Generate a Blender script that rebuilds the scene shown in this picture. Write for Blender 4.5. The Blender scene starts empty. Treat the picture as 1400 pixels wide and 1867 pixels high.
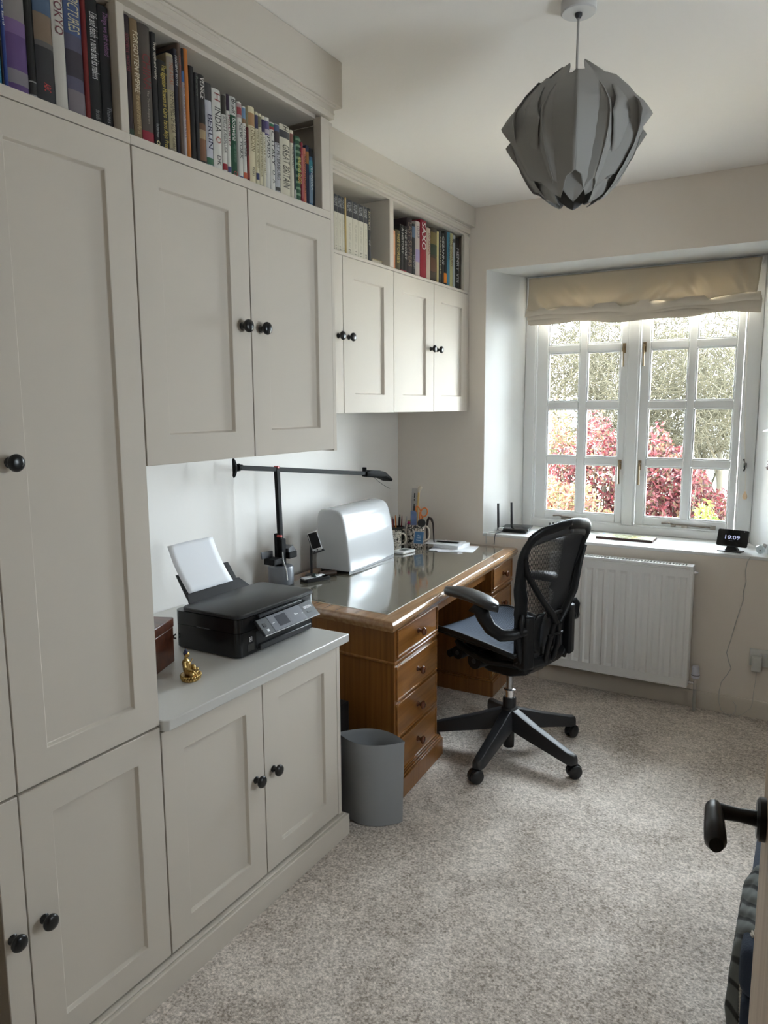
import bpy, math, random
import numpy as np
from mathutils import Vector, Matrix
R_ = random.Random(7)
scene = bpy.context.scene
COL = scene.collection
PI = math.pi

# ------------------------------------------------------------------ camera
cam_d = bpy.data.cameras.new('camera'); cam = bpy.data.objects.new('camera', cam_d); COL.objects.link(cam)
cam_d.sensor_fit = 'HORIZONTAL'; cam_d.sensor_width = 36.0; cam_d.lens = 1344.66 / 1400 * 36.0
cam_d.clip_start = 0.02; cam_d.clip_end = 200
_y, _p, _r = 0.531546665, 0.141243913, 0.00583228469
_f = Vector((-math.sin(_y)*math.cos(_p), math.cos(_y)*math.cos(_p), -math.sin(_p)))
_rt = Vector((math.cos(_y), math.sin(_y), 0)); _dn = _f.cross(_rt)
_c, _s = math.cos(_r), math.sin(_r)
_right = _c*_rt + _s*_dn; _down = -_s*_rt + _c*_dn
cm = Matrix.Identity(4)
for i in range(3):
    cm[i][0] = _right[i]; cm[i][1] = -_down[i]; cm[i][2] = -_f[i]
cm[2][3] = 1.55
cam.matrix_world = cm
scene.camera = cam

# ------------------------------------------------------------------ world, sun, portals, exposure
world = bpy.data.worlds.new('sky'); scene.world = world; world.use_nodes = True
bg = world.node_tree.nodes['Background']
bg.inputs['Color'].default_value = (0.81, 0.91, 1.0, 1); bg.inputs['Strength'].default_value = 17.0
sun_d = bpy.data.lights.new('sun', 'SUN'); sun_d.energy = 85; sun_d.angle = math.radians(0.6); sun_d.color = (1.0, 0.95, 0.86)
sun = bpy.data.objects.new('sun', sun_d); COL.objects.link(sun)
sun.rotation_euler = Vector((0.80, -0.42, -0.50)).to_track_quat('-Z', 'Y').to_euler()
def portal(name, loc, direction, sx, sy):
    l = bpy.data.lights.new(name, 'AREA'); l.shape = 'RECTANGLE'; l.size = sx; l.size_y = sy; l.cycles.is_portal = True
    o = bpy.data.objects.new(name, l); COL.objects.link(o); o.location = loc
    o.rotation_euler = Vector(direction).to_track_quat('-Z', 'Z').to_euler()
portal('window_portal', (-0.92, 4.47, 1.55), (0, -1, 0), 1.3, 1.5)
portal('side_window_portal', (1.09, 1.95, 1.6), (-1, 0, 0), .55, .72)
scene.view_settings.view_transform = 'Standard'; scene.view_settings.look = 'None'
scene.view_settings.gamma = 1.0; scene.view_settings.use_curve_mapping = False
scene.view_settings.exposure = 1.36

# ------------------------------------------------------------------ materials
def srgb(r, g, b):
    f = lambda v: (v/255/12.92 if v/255 <= .04045 else ((v/255+.055)/1.055)**2.4)
    return (f(r), f(g), f(b), 1)
MATS = {}
def mat(name, col, rough=0.5, metal=0.0, bump=None, var=None, coat=0.0, spec=0.5, trans=0.0, emit=None, noisecol=None, subsurf=0.0):
    """plain principled; bump=(scale, strength, dist); noisecol=(other colour, scale, contrast)"""
    if name in MATS: return MATS[name]
    m = bpy.data.materials.new(name); m.use_nodes = True; nt = m.node_tree; n = nt.nodes; p = n['Principled BSDF']
    p.inputs['Base Color'].default_value = col if len(col) == 4 else (*col, 1)
    p.inputs['Roughness'].default_value = rough; p.inputs['Metallic'].default_value = metal
    p.inputs['Coat Weight'].default_value = coat; p.inputs['Coat Roughness'].default_value = 0.06
    p.inputs['Specular IOR Level'].default_value = spec
    if trans: p.inputs['Transmission Weight'].default_value = trans
    if emit: p.inputs['Emission Color'].default_value = emit[0]; p.inputs['Emission Strength'].default_value = emit[1]
    tc = None
    if bump or noisecol:
        tc = n.new('ShaderNodeTexCoord')
    if bump:
        no = n.new('ShaderNodeTexNoise'); no.inputs['Scale'].default_value = bump[0]; no.inputs['Detail'].default_value = 3
        b = n.new('ShaderNodeBump'); b.inputs['Strength'].default_value = bump[1]; b.inputs['Distance'].default_value = bump[2]
        nt.links.new(tc.outputs['Object'], no.inputs['Vector']); nt.links.new(no.outputs['Fac'], b.inputs['Height']); nt.links.new(b.outputs['Normal'], p.inputs['Normal'])
    if noisecol:
        c2, sc, k = noisecol
        no = n.new('ShaderNodeTexNoise'); no.inputs['Scale'].default_value = sc; no.inputs['Detail'].default_value = 4
        mr = n.new('ShaderNodeMapRange'); mr.inputs['From Min'].default_value = .5-k; mr.inputs['From Max'].default_value = .5+k
        mx = n.new('ShaderNodeMix'); mx.data_type = 'RGBA'; mx.inputs[6].default_value = col if len(col) == 4 else (*col, 1); mx.inputs[7].default_value = c2 if len(c2) == 4 else (*c2, 1)
        nt.links.new(tc.outputs['Object'], no.inputs['Vector']); nt.links.new(no.outputs['Fac'], mr.inputs['Value']); nt.links.new(mr.outputs['Result'], mx.inputs[0]); nt.links.new(mx.outputs[2], p.inputs['Base Color'])
    MATS[name] = m
    return m
def wood(name, c1, c2, axis, scale=1.0, rough=0.35, coat=0.3):
    if name in MATS: return MATS[name]
    m = bpy.data.materials.new(name); m.use_nodes = True; nt = m.node_tree; n = nt.nodes; p = n['Principled BSDF']
    tc = n.new('ShaderNodeTexCoord'); mp = n.new('ShaderNodeMapping')
    s = [60*scale]*3; s[axis] = 2.2*scale; mp.inputs['Scale'].default_value = s
    no = n.new('ShaderNodeTexNoise'); no.inputs['Scale'].default_value = 1.0; no.inputs['Detail'].default_value = 5; no.inputs['Distortion'].default_value = .6
    no2 = n.new('ShaderNodeTexNoise'); no2.inputs['Scale'].default_value = 3.0
    rp = n.new('ShaderNodeValToRGB'); rp.color_ramp.elements[0].position = .33; rp.color_ramp.elements[1].position = .68
    rp.color_ramp.elements[0].color = c1; rp.color_ramp.elements[1].color = c2
    bp = n.new('ShaderNodeBump'); bp.inputs['Strength'].default_value = .08; bp.inputs['Distance'].default_value = .001
    L = nt.links.new
    L(tc.outputs['Object'], mp.inputs['Vector']); L(mp.outputs['Vector'], no.inputs['Vector']); L(no.outputs['Fac'], rp.inputs['Fac']); L(rp.outputs['Color'], p.inputs['Base Color'])
    L(no.outputs['Fac'], bp.inputs['Height']); L(bp.outputs['Normal'], p.inputs['Normal'])
    p.inputs['Roughness'].default_value = rough; p.inputs['Coat Weight'].default_value = coat; p.inputs['Coat Roughness'].default_value = .08
    MATS[name] = m
    return m
def glass_mat():
    m = bpy.data.materials.new('window_glass'); m.use_nodes = True; nt = m.node_tree; n = nt.nodes; n.remove(n['Principled BSDF'])
    t = n.new('ShaderNodeBsdfTransparent'); t.inputs['Color'].default_value = (.97, .98, .975, 1)
    g = n.new('ShaderNodeBsdfGlossy'); g.inputs['Roughness'].default_value = .02
    f = n.new('ShaderNodeFresnel'); f.inputs['IOR'].default_value = 1.25
    x = n.new('ShaderNodeMixShader'); L = nt.links.new
    L(f.outputs['Fac'], x.inputs['Fac']); L(t.outputs['BSDF'], x.inputs[1]); L(g.outputs['BSDF'], x.inputs[2]); L(x.outputs['Shader'], n['Material Output'].inputs['Surface'])
    return m
GLASS = glass_mat()
def translucent(name, col, fac, rough=.8, bump=None):
    m = bpy.data.materials.new(name); m.use_nodes = True; nt = m.node_tree; n = nt.nodes; p = n['Principled BSDF']
    p.inputs['Base Color'].default_value = col; p.inputs['Roughness'].default_value = rough; p.inputs['Specular IOR Level'].default_value = .2
    t = n.new('ShaderNodeBsdfTranslucent'); t.inputs['Color'].default_value = col
    x = n.new('ShaderNodeMixShader'); x.inputs['Fac'].default_value = fac; L = nt.links.new
    if bump:
        tc = n.new('ShaderNodeTexCoord'); no = n.new('ShaderNodeTexNoise'); no.inputs['Scale'].default_value = bump[0]; b = n.new('ShaderNodeBump'); b.inputs['Strength'].default_value = bump[1]; b.inputs['Distance'].default_value = bump[2]
        L(tc.outputs['Object'], no.inputs['Vector']); L(no.outputs['Fac'], b.inputs['Height']); L(b.outputs['Normal'], p.inputs['Normal'])
    L(p.outputs['BSDF'], x.inputs[1]); L(t.outputs['BSDF'], x.inputs[2]); L(x.outputs['Shader'], n['Material Output'].inputs['Surface'])
    MATS[name] = m
    return m
def carpet_mat():
    m = bpy.data.materials.new('beige_carpet'); m.use_nodes = True; nt = m.node_tree; n = nt.nodes; p = n['Principled BSDF']; L = nt.links.new
    tc = n.new('ShaderNodeTexCoord')
    def noise(s, d=3, dist=0):
        o = n.new('ShaderNodeTexNoise'); o.inputs['Scale'].default_value = s; o.inputs['Detail'].default_value = d; o.inputs['Distortion'].default_value = dist; L(tc.outputs['Object'], o.inputs['Vector']); return o
    a = noise(150, 3); b = noise(2.6, 4, 1.4); c = noise(45, 3)
    rp = n.new('ShaderNodeValToRGB'); rp.color_ramp.elements[0].position = .36; rp.color_ramp.elements[1].position = .64
    rp.color_ramp.elements[0].color = (.27, .218, .172, 1); rp.color_ramp.elements[1].color = (.96, .87, .79, 1)
    ad = n.new('ShaderNodeMath'); ad.operation = 'MULTIPLY_ADD'; ad.inputs[1].default_value = .54; L(a.outputs['Fac'], ad.inputs[0])
    md = n.new('ShaderNodeMath'); md.operation = 'MULTIPLY_ADD'; md.inputs[1].default_value = .26; L(b.outputs['Fac'], md.inputs[0])
    mc = n.new('ShaderNodeMath'); mc.operation = 'MULTIPLY'; mc.inputs[1].default_value = .20; L(c.outputs['Fac'], mc.inputs[0])
    L(mc.outputs[0], md.inputs[2]); L(md.outputs[0], ad.inputs[2]); L(ad.outputs[0], rp.inputs['Fac']); L(rp.outputs['Color'], p.inputs['Base Color'])
    bm = n.new('ShaderNodeBump'); bm.inputs['Strength'].default_value = .9; bm.inputs['Distance'].default_value = .006
    L(ad.outputs[0], bm.inputs['Height']); L(bm.outputs['Normal'], p.inputs['Normal'])
    p.inputs['Roughness'].default_value = .95; p.inputs['Specular IOR Level'].default_value = .1; p.inputs['Sheen Weight'].default_value = .25
    return m
M_PAINT = mat('cabinet_paint', (.66, .60, .525), .7, bump=(90, .05, .001), spec=.2)
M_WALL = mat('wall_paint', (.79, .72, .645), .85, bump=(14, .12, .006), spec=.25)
M_WHITE = mat('white_plaster', (.68, .67, .645), .8, bump=(12, .15, .006))
M_CEIL = mat('ceiling_paint', (.90, .855, .81), .9, bump=(22, .2, .004))
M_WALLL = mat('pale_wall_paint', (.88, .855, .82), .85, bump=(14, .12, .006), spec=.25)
M_GLOSSW = mat('white_gloss_paint', (.78, .78, .77), .25)
M_CARPET = carpet_mat()
M_BLACKK = mat('black_knob', (.008, .008, .009), .28)
M_BLACK = mat('black_plastic', (.010, .010, .011), .38)
M_BLACKS = mat('black_satin_plastic', (.016, .016, .018), .45)
M_DARK = mat('dark_grey_plastic', (.035, .037, .042), .42)
M_CHROME = mat('chrome', (.75, .75, .77), .14, 1.0)
M_PAPER = mat('white_paper', (.86, .87, .90), .8)
M_PAGES = mat('book_pages', (.62, .56, .45), .9)
M_GOLD = mat('gilt_metal', (.60, .42, .16), .3, 1.0, bump=(500, .3, .001), noisecol=((.25, .15, .05), 120, .2))

# ------------------------------------------------------------------ mesh builder
class MB:
    def __init__(s): s.v = []; s.f = []; s.mi = []; s.m = 0
    def add(s, vs, fs, M=None):
        o = len(s.v)
        if M is not None: vs = [tuple(M @ Vector(v)) for v in vs]
        s.v += [tuple(v) for v in vs]; s.f += [tuple(i+o for i in f) for f in fs]; s.mi += [s.m]*len(fs); return s
    def box(s, x0, x1, y0, y1, z0, z1, M=None):
        return s.add([(x0,y0,z0),(x1,y0,z0),(x1,y1,z0),(x0,y1,z0),(x0,y0,z1),(x1,y0,z1),(x1,y1,z1),(x0,y1,z1)],
                     [(0,3,2,1),(4,5,6,7),(0,1,5,4),(1,2,6,5),(2,3,7,6),(3,0,4,7)], M)
    def loft(s, rings, cap=True, close=True, M=None):
        n = len(rings[0]); vs = [p for r in rings for p in r]; fs = []
        for i in range(len(rings)-1):
            for j in range(n if close else n-1):
                k = (j+1) % n; fs.append((i*n+j, i*n+k, (i+1)*n+k, (i+1)*n+j))
        if cap and close: fs += [tuple(range(n-1, -1, -1)), tuple((len(rings)-1)*n+j for j in range(n))]
        return s.add(vs, fs, M)
    def tube(s, pts, r, n=8, cap=True, M=None, flat=None):
        pts = [Vector(p) for p in pts]; rr = r if isinstance(r, (list, tuple)) else [r]*len(pts); rings = []; prev = None
        for i, p in enumerate(pts):
            t = (pts[min(i+1, len(pts)-1)]-pts[max(i-1, 0)]).normalized()
            if prev is None:
                a = Vector((0,0,1)) if abs(t.z) < .9 else Vector((1,0,0)); u = t.cross(a).normalized()
            else: u = (prev - t*prev.dot(t)).normalized()
            w = t.cross(u); prev = u; q = rr[i]; qa, qb = q if isinstance(q, (list, tuple)) else (q, q)
            rings.append([tuple(p+u*(qa*math.cos(2*PI*k/n))+w*(qb*math.sin(2*PI*k/n))) for k in range(n)])
        return s.loft(rings, cap, True, M)
    def lathe(s, prof, n=24, M=None, c=(0,0,0)):
        rings = [[(c[0]+r*math.cos(2*PI*k/n), c[1]+r*math.sin(2*PI*k/n), c[2]+z) for k in range(n)] for r, z in prof]
        return s.loft(rings, True, True, M)
    def prism(s, poly, d0, d1, plane='xy', M=None):
        mk = {'xy': lambda a, b, d: (a, b, d), 'xz': lambda a, b, d: (a, d, b), 'yz': lambda a, b, d: (d, a, b)}[plane]
        return s.loft([[mk(a, b, d0) for a, b in poly], [mk(a, b, d1) for a, b in poly]], True, True, M)
    def grid(s, fn, nu, nv, M=None):
        vs = [fn(i/nu, j/nv) for i in range(nu+1) for j in range(nv+1)]
        fs = [(i*(nv+1)+j, (i+1)*(nv+1)+j, (i+1)*(nv+1)+j+1, i*(nv+1)+j+1) for i in range(nu) for j in range(nv)]
        return s.add(vs, fs, M)
    def sphere(s, c, r, nu=10, nv=14, M=None):
        r = r if isinstance(r, (list, tuple)) else (r, r, r)
        rings = [[(c[0]+r[0]*math.sin(PI*i/nu)*math.cos(2*PI*k/nv), c[1]+r[1]*math.sin(PI*i/nu)*math.sin(2*PI*k/nv), c[2]-r[2]*math.cos(PI*i/nu)) for k in range(nv)] for i in range(nu+1)]
        rings[0] = [tuple(np.array(p)*1e-4*0+np.array((c[0]+1e-5*math.cos(2*PI*k/nv), c[1]+1e-5*math.sin(2*PI*k/nv), c[2]-r[2]))) for k, p in enumerate(rings[0])]
        rings[-1] = [(c[0]+1e-5*math.cos(2*PI*k/nv), c[1]+1e-5*math.sin(2*PI*k/nv), c[2]+r[2]) for k in range(nv)]
        return s.loft(rings, True, True, M)

def mesh_from(name, mb, mats, M=None, smooth=35):
    me = bpy.data.meshes.new(name)
    vs = mb.v
    if M is not None: vs = [tuple(M @ Vector(v)) for v in vs]
    me.from_pydata(vs, [], mb.f)
    for m in (mats if isinstance(mats, (list, tuple)) else [mats]): me.materials.append(m)
    if any(mb.mi): me.polygons.foreach_set('material_index', mb.mi)
    me.update()
    bm_fix(me)
    if smooth:
        me.polygons.foreach_set('use_smooth', [True]*len(me.polygons))
        me.set_sharp_from_angle(angle=math.radians(smooth))
    return me
def bm_fix(me):
    import bmesh
    if len(me.polygons) > 4000: return
    b = bmesh.new(); b.from_mesh(me); bmesh.ops.recalc_face_normals(b, faces=b.faces); b.to_mesh(me); b.free()
INV = {}
def bevel(o, w, seg=2):
    md = o.modifiers.new('bevel', 'BEVEL'); md.width = w; md.segments = seg; md.limit_method = 'ANGLE'; md.angle_limit = math.radians(40)
    return o
def tag(o, label, cat, group=None):
    o['label'] = label; o['category'] = cat
    if group: o['group'] = group
    return o
def thing(name, label, cat, loc=(0,0,0), rz=0, group=None):
    o = bpy.data.objects.new(name, None); o.empty_display_size = .05; COL.objects.link(o)
    o.location = loc; o.rotation_euler = (0, 0, rz); tag(o, label, cat, group)
    INV[o.name] = (Matrix.Translation(loc) @ Matrix.Rotation(rz, 4, 'Z')).inverted()
    return o
def struct_root(name, loc=(0,0,0)):
    o = bpy.data.objects.new(name, None); COL.objects.link(o); o.location = loc; o['kind'] = 'structure'
    INV[o.name] = Matrix.Translation(loc).inverted(); return o
def part(name, mb, mats, parent, bev=0, seg=2, local=False, smooth=35, label=None, stuff=False, shared=None):
    """one mesh object under its thing (or part); mb in world space unless local"""
    inv = INV[parent.name]
    if shared is not None: me = shared
    else: me = mesh_from(name, mb, mats, None if local else inv, smooth)
    o = bpy.data.objects.new(name, me); COL.objects.link(o); o.parent = parent; INV[o.name] = inv
    if bev: bevel(o, bev, seg)
    if label: o['label'] = label
    if stuff: o['kind'] = 'stuff'
    return o
def solo(name, mb, mats, label, cat, group=None, bev=0, seg=2, smooth=35, kind=None):
    a = np.array(mb.v); c = Vector(((a[:,0].min()+a[:,0].max())/2, (a[:,1].min()+a[:,1].max())/2, a[:,2].min()))
    o = bpy.data.objects.new(name, mesh_from(name, mb, mats, Matrix.Translation(-c), smooth)); COL.objects.link(o); o.location = c
    if kind: o['kind'] = kind
    if label: tag(o, label, cat, group)
    if bev: bevel(o, bev, seg)
    INV[o.name] = Matrix.Translation(-c)
    return o
def struct(name, mb, mats, bev=0, smooth=35):
    return solo(name, mb, mats, None, None, kind='structure', bev=bev, smooth=smooth)
FONTC = {}
def text_mb(txt, length, height, depth=.0003, bold=0.0, squash=True):
    """letters as a thin mesh: centred on the origin, running along +x, facing +z"""
    key = (txt, bold)
    if key not in FONTC:
        cu = bpy.data.curves.new('t', 'FONT'); cu.body = txt; cu.size = 1; cu.extrude = 0.0; cu.offset = bold; cu.resolution_u = 2; cu.align_x = 'CENTER'; cu.align_y = 'CENTER'
        ob = bpy.data.objects.new('t', cu); COL.objects.link(ob)
        dg = bpy.context.evaluated_depsgraph_get(); me = bpy.data.meshes.new_from_object(ob.evaluated_get(dg))
        v = np.array([tuple(q.co) for q in me.vertices]) if len(me.vertices) else np.zeros((1, 3)); f = [tuple(p.vertices) for p in me.polygons]
        bpy.data.objects.remove(ob); bpy.data.curves.remove(cu); bpy.data.meshes.remove(me)
        FONTC[key] = (v, f)
    v, f = FONTC[key]; lo, hi = v.min(0), v.max(0); c = (lo+hi)/2; w, h = hi[0]-lo[0], hi[1]-lo[1]
    sx = length/w if length else height/h; sy = height/h if height else sx
    if not squash: sx = sy = min(sx, sy)
    mb = MB(); mb.add([((p[0]-c[0])*sx, (p[1]-c[1])*sy, depth) for p in v], f); return mb
def frame(o, x, y):
    """4x4 from origin and in-plane x, y axes"""
    x = Vector(x).normalized(); y = Vector(y); z = x.cross(y).normalized(); y = z.cross(x)
    m = Matrix.Identity(4)
    for i in range(3): m[i][0], m[i][1], m[i][2], m[i][3] = x[i], y[i], z[i], o[i]
    return m
def xf(mb, M):
    r = MB(); r.v = [tuple(M @ Vector(p)) for p in mb.v]; r.f = mb.f; r.mi = mb.mi; return r
# ================================================================== ROOM
XL, XR, YF, YB, ZC = -2.232, 0.95, 3.97, 0.30, 2.645
struct('floor', MB().box(-2.5, 1.2, -1.7, 4.0, -.05, 0), M_CARPET)
struct('ceiling', MB().box(-2.5, 1.2, -1.7, 4.3, ZC, ZC+.06), M_CEIL)
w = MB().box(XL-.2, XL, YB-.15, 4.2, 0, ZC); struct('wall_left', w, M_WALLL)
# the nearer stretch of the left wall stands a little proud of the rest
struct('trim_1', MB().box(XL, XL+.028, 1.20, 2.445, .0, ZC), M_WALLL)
SY0, SY1, SZ0, SZ1 = 1.72, 2.18, 1.25, 1.92
w = MB().box(XR, XR+.16, YB-.15, SY0, 0, ZC).box(XR, XR+.16, SY1, 4.2, 0, ZC).box(XR, XR+.16, SY0, SY1, 0, SZ0).box(XR, XR+.16, SY0, SY1, SZ1, ZC)
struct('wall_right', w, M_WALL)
# far wall with the splayed, deep window recess
w = MB()
F0 = [(-1.662, .812), (-.150, .812), (-.150, 2.305), (-1.662, 2.305)]
B0 = [(-1.556, .818), (-.283, .818), (-.283, 2.305), (-1.556, 2.305)]
O0 = [(XL-.2, 0), (XR+.12, 0), (XR+.12, ZC), (XL-.2, ZC)]
vs = []
for ring, y in ((O0, YF), (F0, YF), (B0, 4.34), (B0, 4.46), (O0, 4.46)): vs += [(x, y, z) for x, z in ring]
fs = []; mi = []
for r, m in ((0, 0), (1, 1), (2, 1), (3, 0)):
    for j in range(4):
        k = (j+1) % 4; fs.append((r*4+j, r*4+k, (r+1)*4+k, (r+1)*4+j)); mi.append(m)
for j in range(4):
    k = (j+1) % 4; fs.append((16+j, 16+k, k, j)); mi.append(0)
w.v, w.f, w.mi = vs, fs, mi
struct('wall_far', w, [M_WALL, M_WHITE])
# painted ledge of the recess
struct('trim_2', MB().prism([(-1.664, YF-.004), (-.148, YF-.004), (-.283, 4.338), (-1.556, 4.338)], .800, .8165), M_GLOSSW, bev=.003)
sk = MB().prism([(YF, 0), (YF-.016, 0), (YF-.016, .075), (YF-.010, .088), (YF, .088)], -1.30, XR, 'yz'); struct('baseboard_far', sk, M_PAINT)
struct('baseboard_right', MB().box(XR-.016, XR, YB, YF-.016, 0, .088), M_PAINT, bev=.004)
# wall with the doorway the picture is taken from
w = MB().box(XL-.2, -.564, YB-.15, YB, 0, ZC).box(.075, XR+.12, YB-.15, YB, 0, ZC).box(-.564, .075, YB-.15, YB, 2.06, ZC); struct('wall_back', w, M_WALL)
jm = MB().box(-.566, -.541, YB-.15, YB+.012, 0, 2.06).box(.052, .077, YB-.15, YB+.012, 0, 2.06).box(-.541, .052, YB-.15, YB+.012, 2.035, 2.06)
tr3 = struct('trim_3', jm, M_PAINT, bev=.002)
# a hall beyond the doorway
M_HALL = mat('hall_wall_paint', (.66, .63, .58), .85)
struct('wall_hall', MB().box(-1.9, -1.8, -1.6, YB-.15, 0, ZC).box(1.1, 1.2, -1.6, YB-.15, 0, ZC).box(-1.8, 1.1, -1.7, -1.6, 0, ZC), M_HALL)

# ------------------------------------------------------------------ door leaf standing open on the right
M_PINE = wood('pale_pine', (.42, .30, .19, 1), (.60, .46, .32, 1), 2, .6, .5, 0.1)
d0, d1 = Vector((.040, .315, 0)), Vector((-.030, 1.005, 0))
du = (d1-d0).normalized(); dn = Vector((-du.y, du.x, 0))     # dn: the face turned into the picture
if dn.x > 0: dn = -dn
DL = (d1-d0).length
DM = Matrix(((du.x, dn.x, 0, d0.x), (du.y, dn.y, 0, d0.y), (0, 0, 1, 0), (0, 0, 0, 1)))
door = struct_root('door_1', (.04, .315, 0))
lf = MB()
lf.box(0, DL, -.036, 0, .008, 2.02, DM)
leaf = part('door_leaf', lf, M_PINE, door, bev=.003)
M_BRONZE = mat('dark_bronze', (.020, .018, .017), .33, .6)
hx = DL-.048; hz = 1.048
h = MB().lathe([(.0001, 0), (.026, 0), (.026, .007), (.022, .010), (.0001, .010)], 24, DM @ Matrix.Translation((hx, 0, hz)) @ Matrix.Rotation(-PI/2, 4, 'X'))
part('rose', h, M_BRONZE, door)
lv = MB().tube([(hx, .008, hz), (hx, .03, hz), (hx, .052, hz)], [.010, .0085, .010], 14, True, DM)
lv.tube([(hx+.012, .056, hz), (hx, .058, hz), (hx-.02, .057, hz-.001), (hx-.045, .056, hz-.002), (hx-.066, .055, hz-.003), (hx-.074, .054, hz-.004)], [(.006, .008), (.0105, .014), (.0115, .015), (.0125, .015), (.0125, .014), (.008, .010)], 16, True, DM)
part('door_handle', lv, M_BRONZE, door)
# dark latch plate on the door jamb at the far left
tag(solo('strike_plate', MB().box(-.543, -.5395, YB-.10, YB-.02, .86, .99), M_BRONZE, 'dark metal strike plate let into the white door jamb', 'strike plate', bev=.001), 'dark metal strike plate let into the white door jamb', 'strike plate')

# ------------------------------------------------------------------ WINDOW
win = struct_root('window_1', (-.92, 4.34, .82))
M_WIN = mat('window_paint', (.80, .80, .79), .35)
YW = 4.335
fr = MB()
fr.box(-1.556, -1.494, YW, YW+.09, .818, 2.305).box(-.355, -.283, YW, YW+.09, .818, 2.305).box(-1.494, -.355, YW, YW+.09, 2.245, 2.305).box(-1.494, -.355, YW, YW+.09, .818, .866).box(-.951, -.896, YW-.004, YW+.09, .866, 2.245)
part('window_frame', fr, M_WIN, win, bev=.004)
bd = MB()
for x0, x1 in ((-1.494, -.951), (-.896, -.355)):      # stepped bead round each opening
    for a in (MB().box(x0, x0+.008, YW+.004, YW+.03, .866, 2.245), MB().box(x1-.008, x1, YW+.004, YW+.03, .866, 2.245), MB().box(x0, x1, YW+.004, YW+.03, .866, .874)):
        bd.add(a.v, a.f)
part('frame_bead', bd, M_WIN, win)
M_LATCH = mat('aged_brass', (.32, .24, .15), .3, 1.0)
rows = [(.918, 1.209), (1.253, 1.533), (1.577, 1.859), (1.903, 2.19)]
for x0, x1, cols in ((-1.484, -.961, [(-1.418, -1.231), (-1.187, -.998)]), (-.886, -.366, [(-.838, -.638), (-.598, -.402)])):
    ys0, ys1 = YW+.014, YW+.058
    cs = part('casement', MB().box(x0, cols[0][0], ys0, ys1, .872, 2.24).box(cols[1][1], x1, ys0, ys1, .872, 2.24).box(cols[0][0], cols[1][1], ys0, ys1, .872, rows[0][0]).box(cols[0][0], cols[1][1], ys0, ys1, rows[3][1], 2.24), M_WIN, win, bev=.005)
    part('glazing_bar', MB().box(cols[0][1], cols[1][0], ys0+.002, ys1, rows[0][0], rows[3][1]), M_WIN, cs, bev=.006)
    for r in range(3):
        for c in cols:
            part('glazing_bar', MB().box(c[0], c[1], ys0+.002, ys1, rows[r][1], rows[r+1][0]), M_WIN, cs, bev=.006)
    for r in rows:
        for c in cols:
            part('pane', MB().box(c[0]-.004, c[1]+.004, ys0+.024, ys0+.027, r[0]-.004, r[1]+.004), GLASS, cs, smooth=0)
            b = MB()
            q = .007
            for bx in ((c[0], c[0]+q, r[0], r[1]), (c[1]-q, c[1], r[0], r[1]), (c[0]+q, c[1]-q, r[0], r[0]+q), (c[0]+q, c[1]-q, r[1]-q, r[1])):
                b.box(bx[0], bx[1], ys0+.008, ys0+.023, bx[2], bx[3])
            part('glazing_bead', b, M_WIN, cs, bev=.002)
    hxx = x1-.018 if x0 < -1 else x0+.018
    for z0, z1 in ((1.768, 1.895), (1.105, 1.238)):
        hb = MB().box(hxx-.009, hxx+.009, ys0-.004, ys0, z1-.05, z1+.004)
        hb.tube([(hxx, ys0-.002, z1-.015), (hxx, ys0-.022, z1-.012), (hxx, ys0-.027, z1-.028), (hxx, ys0-.024, z0+.05), (hxx, ys0-.018, z0)], [.006, .006, .006, .005, .006], 8)
        part('casement_fastener', hb, M_LATCH, cs)
    xa, xb = (-1.36, -1.165) if x0 < -1 else (-.735, -.46)
    st = MB().tube([(xa, ys0-.012, .893), (xa+.035, ys0-.012, .897), (xa+.06, ys0-.012, .890), (xb, ys0-.012, .886)], .0045, 8)
    st.box(xb-.02, xb+.006, ys0-.016, ys0, .876, .896).box((xa+xb)/2-.03, (xa+xb)/2, ys0-.014, ys0, .874, .886).box(xa+.05, xa+.075, ys0-.014, ys0, .876, .89)
    part('casement_stay', st, mat('dull_stay', (.30, .26, .22), .35, 1.0), cs)

# unseen second window, added in the right-hand wall for side light
win2 = struct_root('unseen_window', (XR+.08, 1.95, SZ0))
part('window_frame', MB().box(XR+.06, XR+.13, SY0, SY0+.06, SZ0, SZ1).box(XR+.06, XR+.13, SY1-.06, SY1, SZ0, SZ1).box(XR+.06, XR+.13, SY0+.06, SY1-.06, SZ0, SZ0+.06).box(XR+.06, XR+.13, SY0+.06, SY1-.06, SZ1-.06, SZ1).box(XR+.06, XR+.13, 1.925, 1.975, SZ0+.06, SZ1-.06), M_WIN, win2, bev=.003)
for y0, y1 in ((SY0+.06, 1.925), (1.975, SY1-.06)):
    for z0, z1 in ((SZ0+.06, 1.555), (1.585, SZ1-.06)): part('pane', MB().box(XR+.09, XR+.094, y0, y1, z0, z1), GLASS, win2, smooth=0)
    part('glazing_bar', MB().box(XR+.075, XR+.11, y0, y1, 1.555, 1.585), M_WIN, win2, bev=.003)
struct('trim_7', MB().box(XR-.03, XR+.06, SY0-.03, SY1+.03, SZ0-.03, SZ0), M_GLOSSW, bev=.004)
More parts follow.
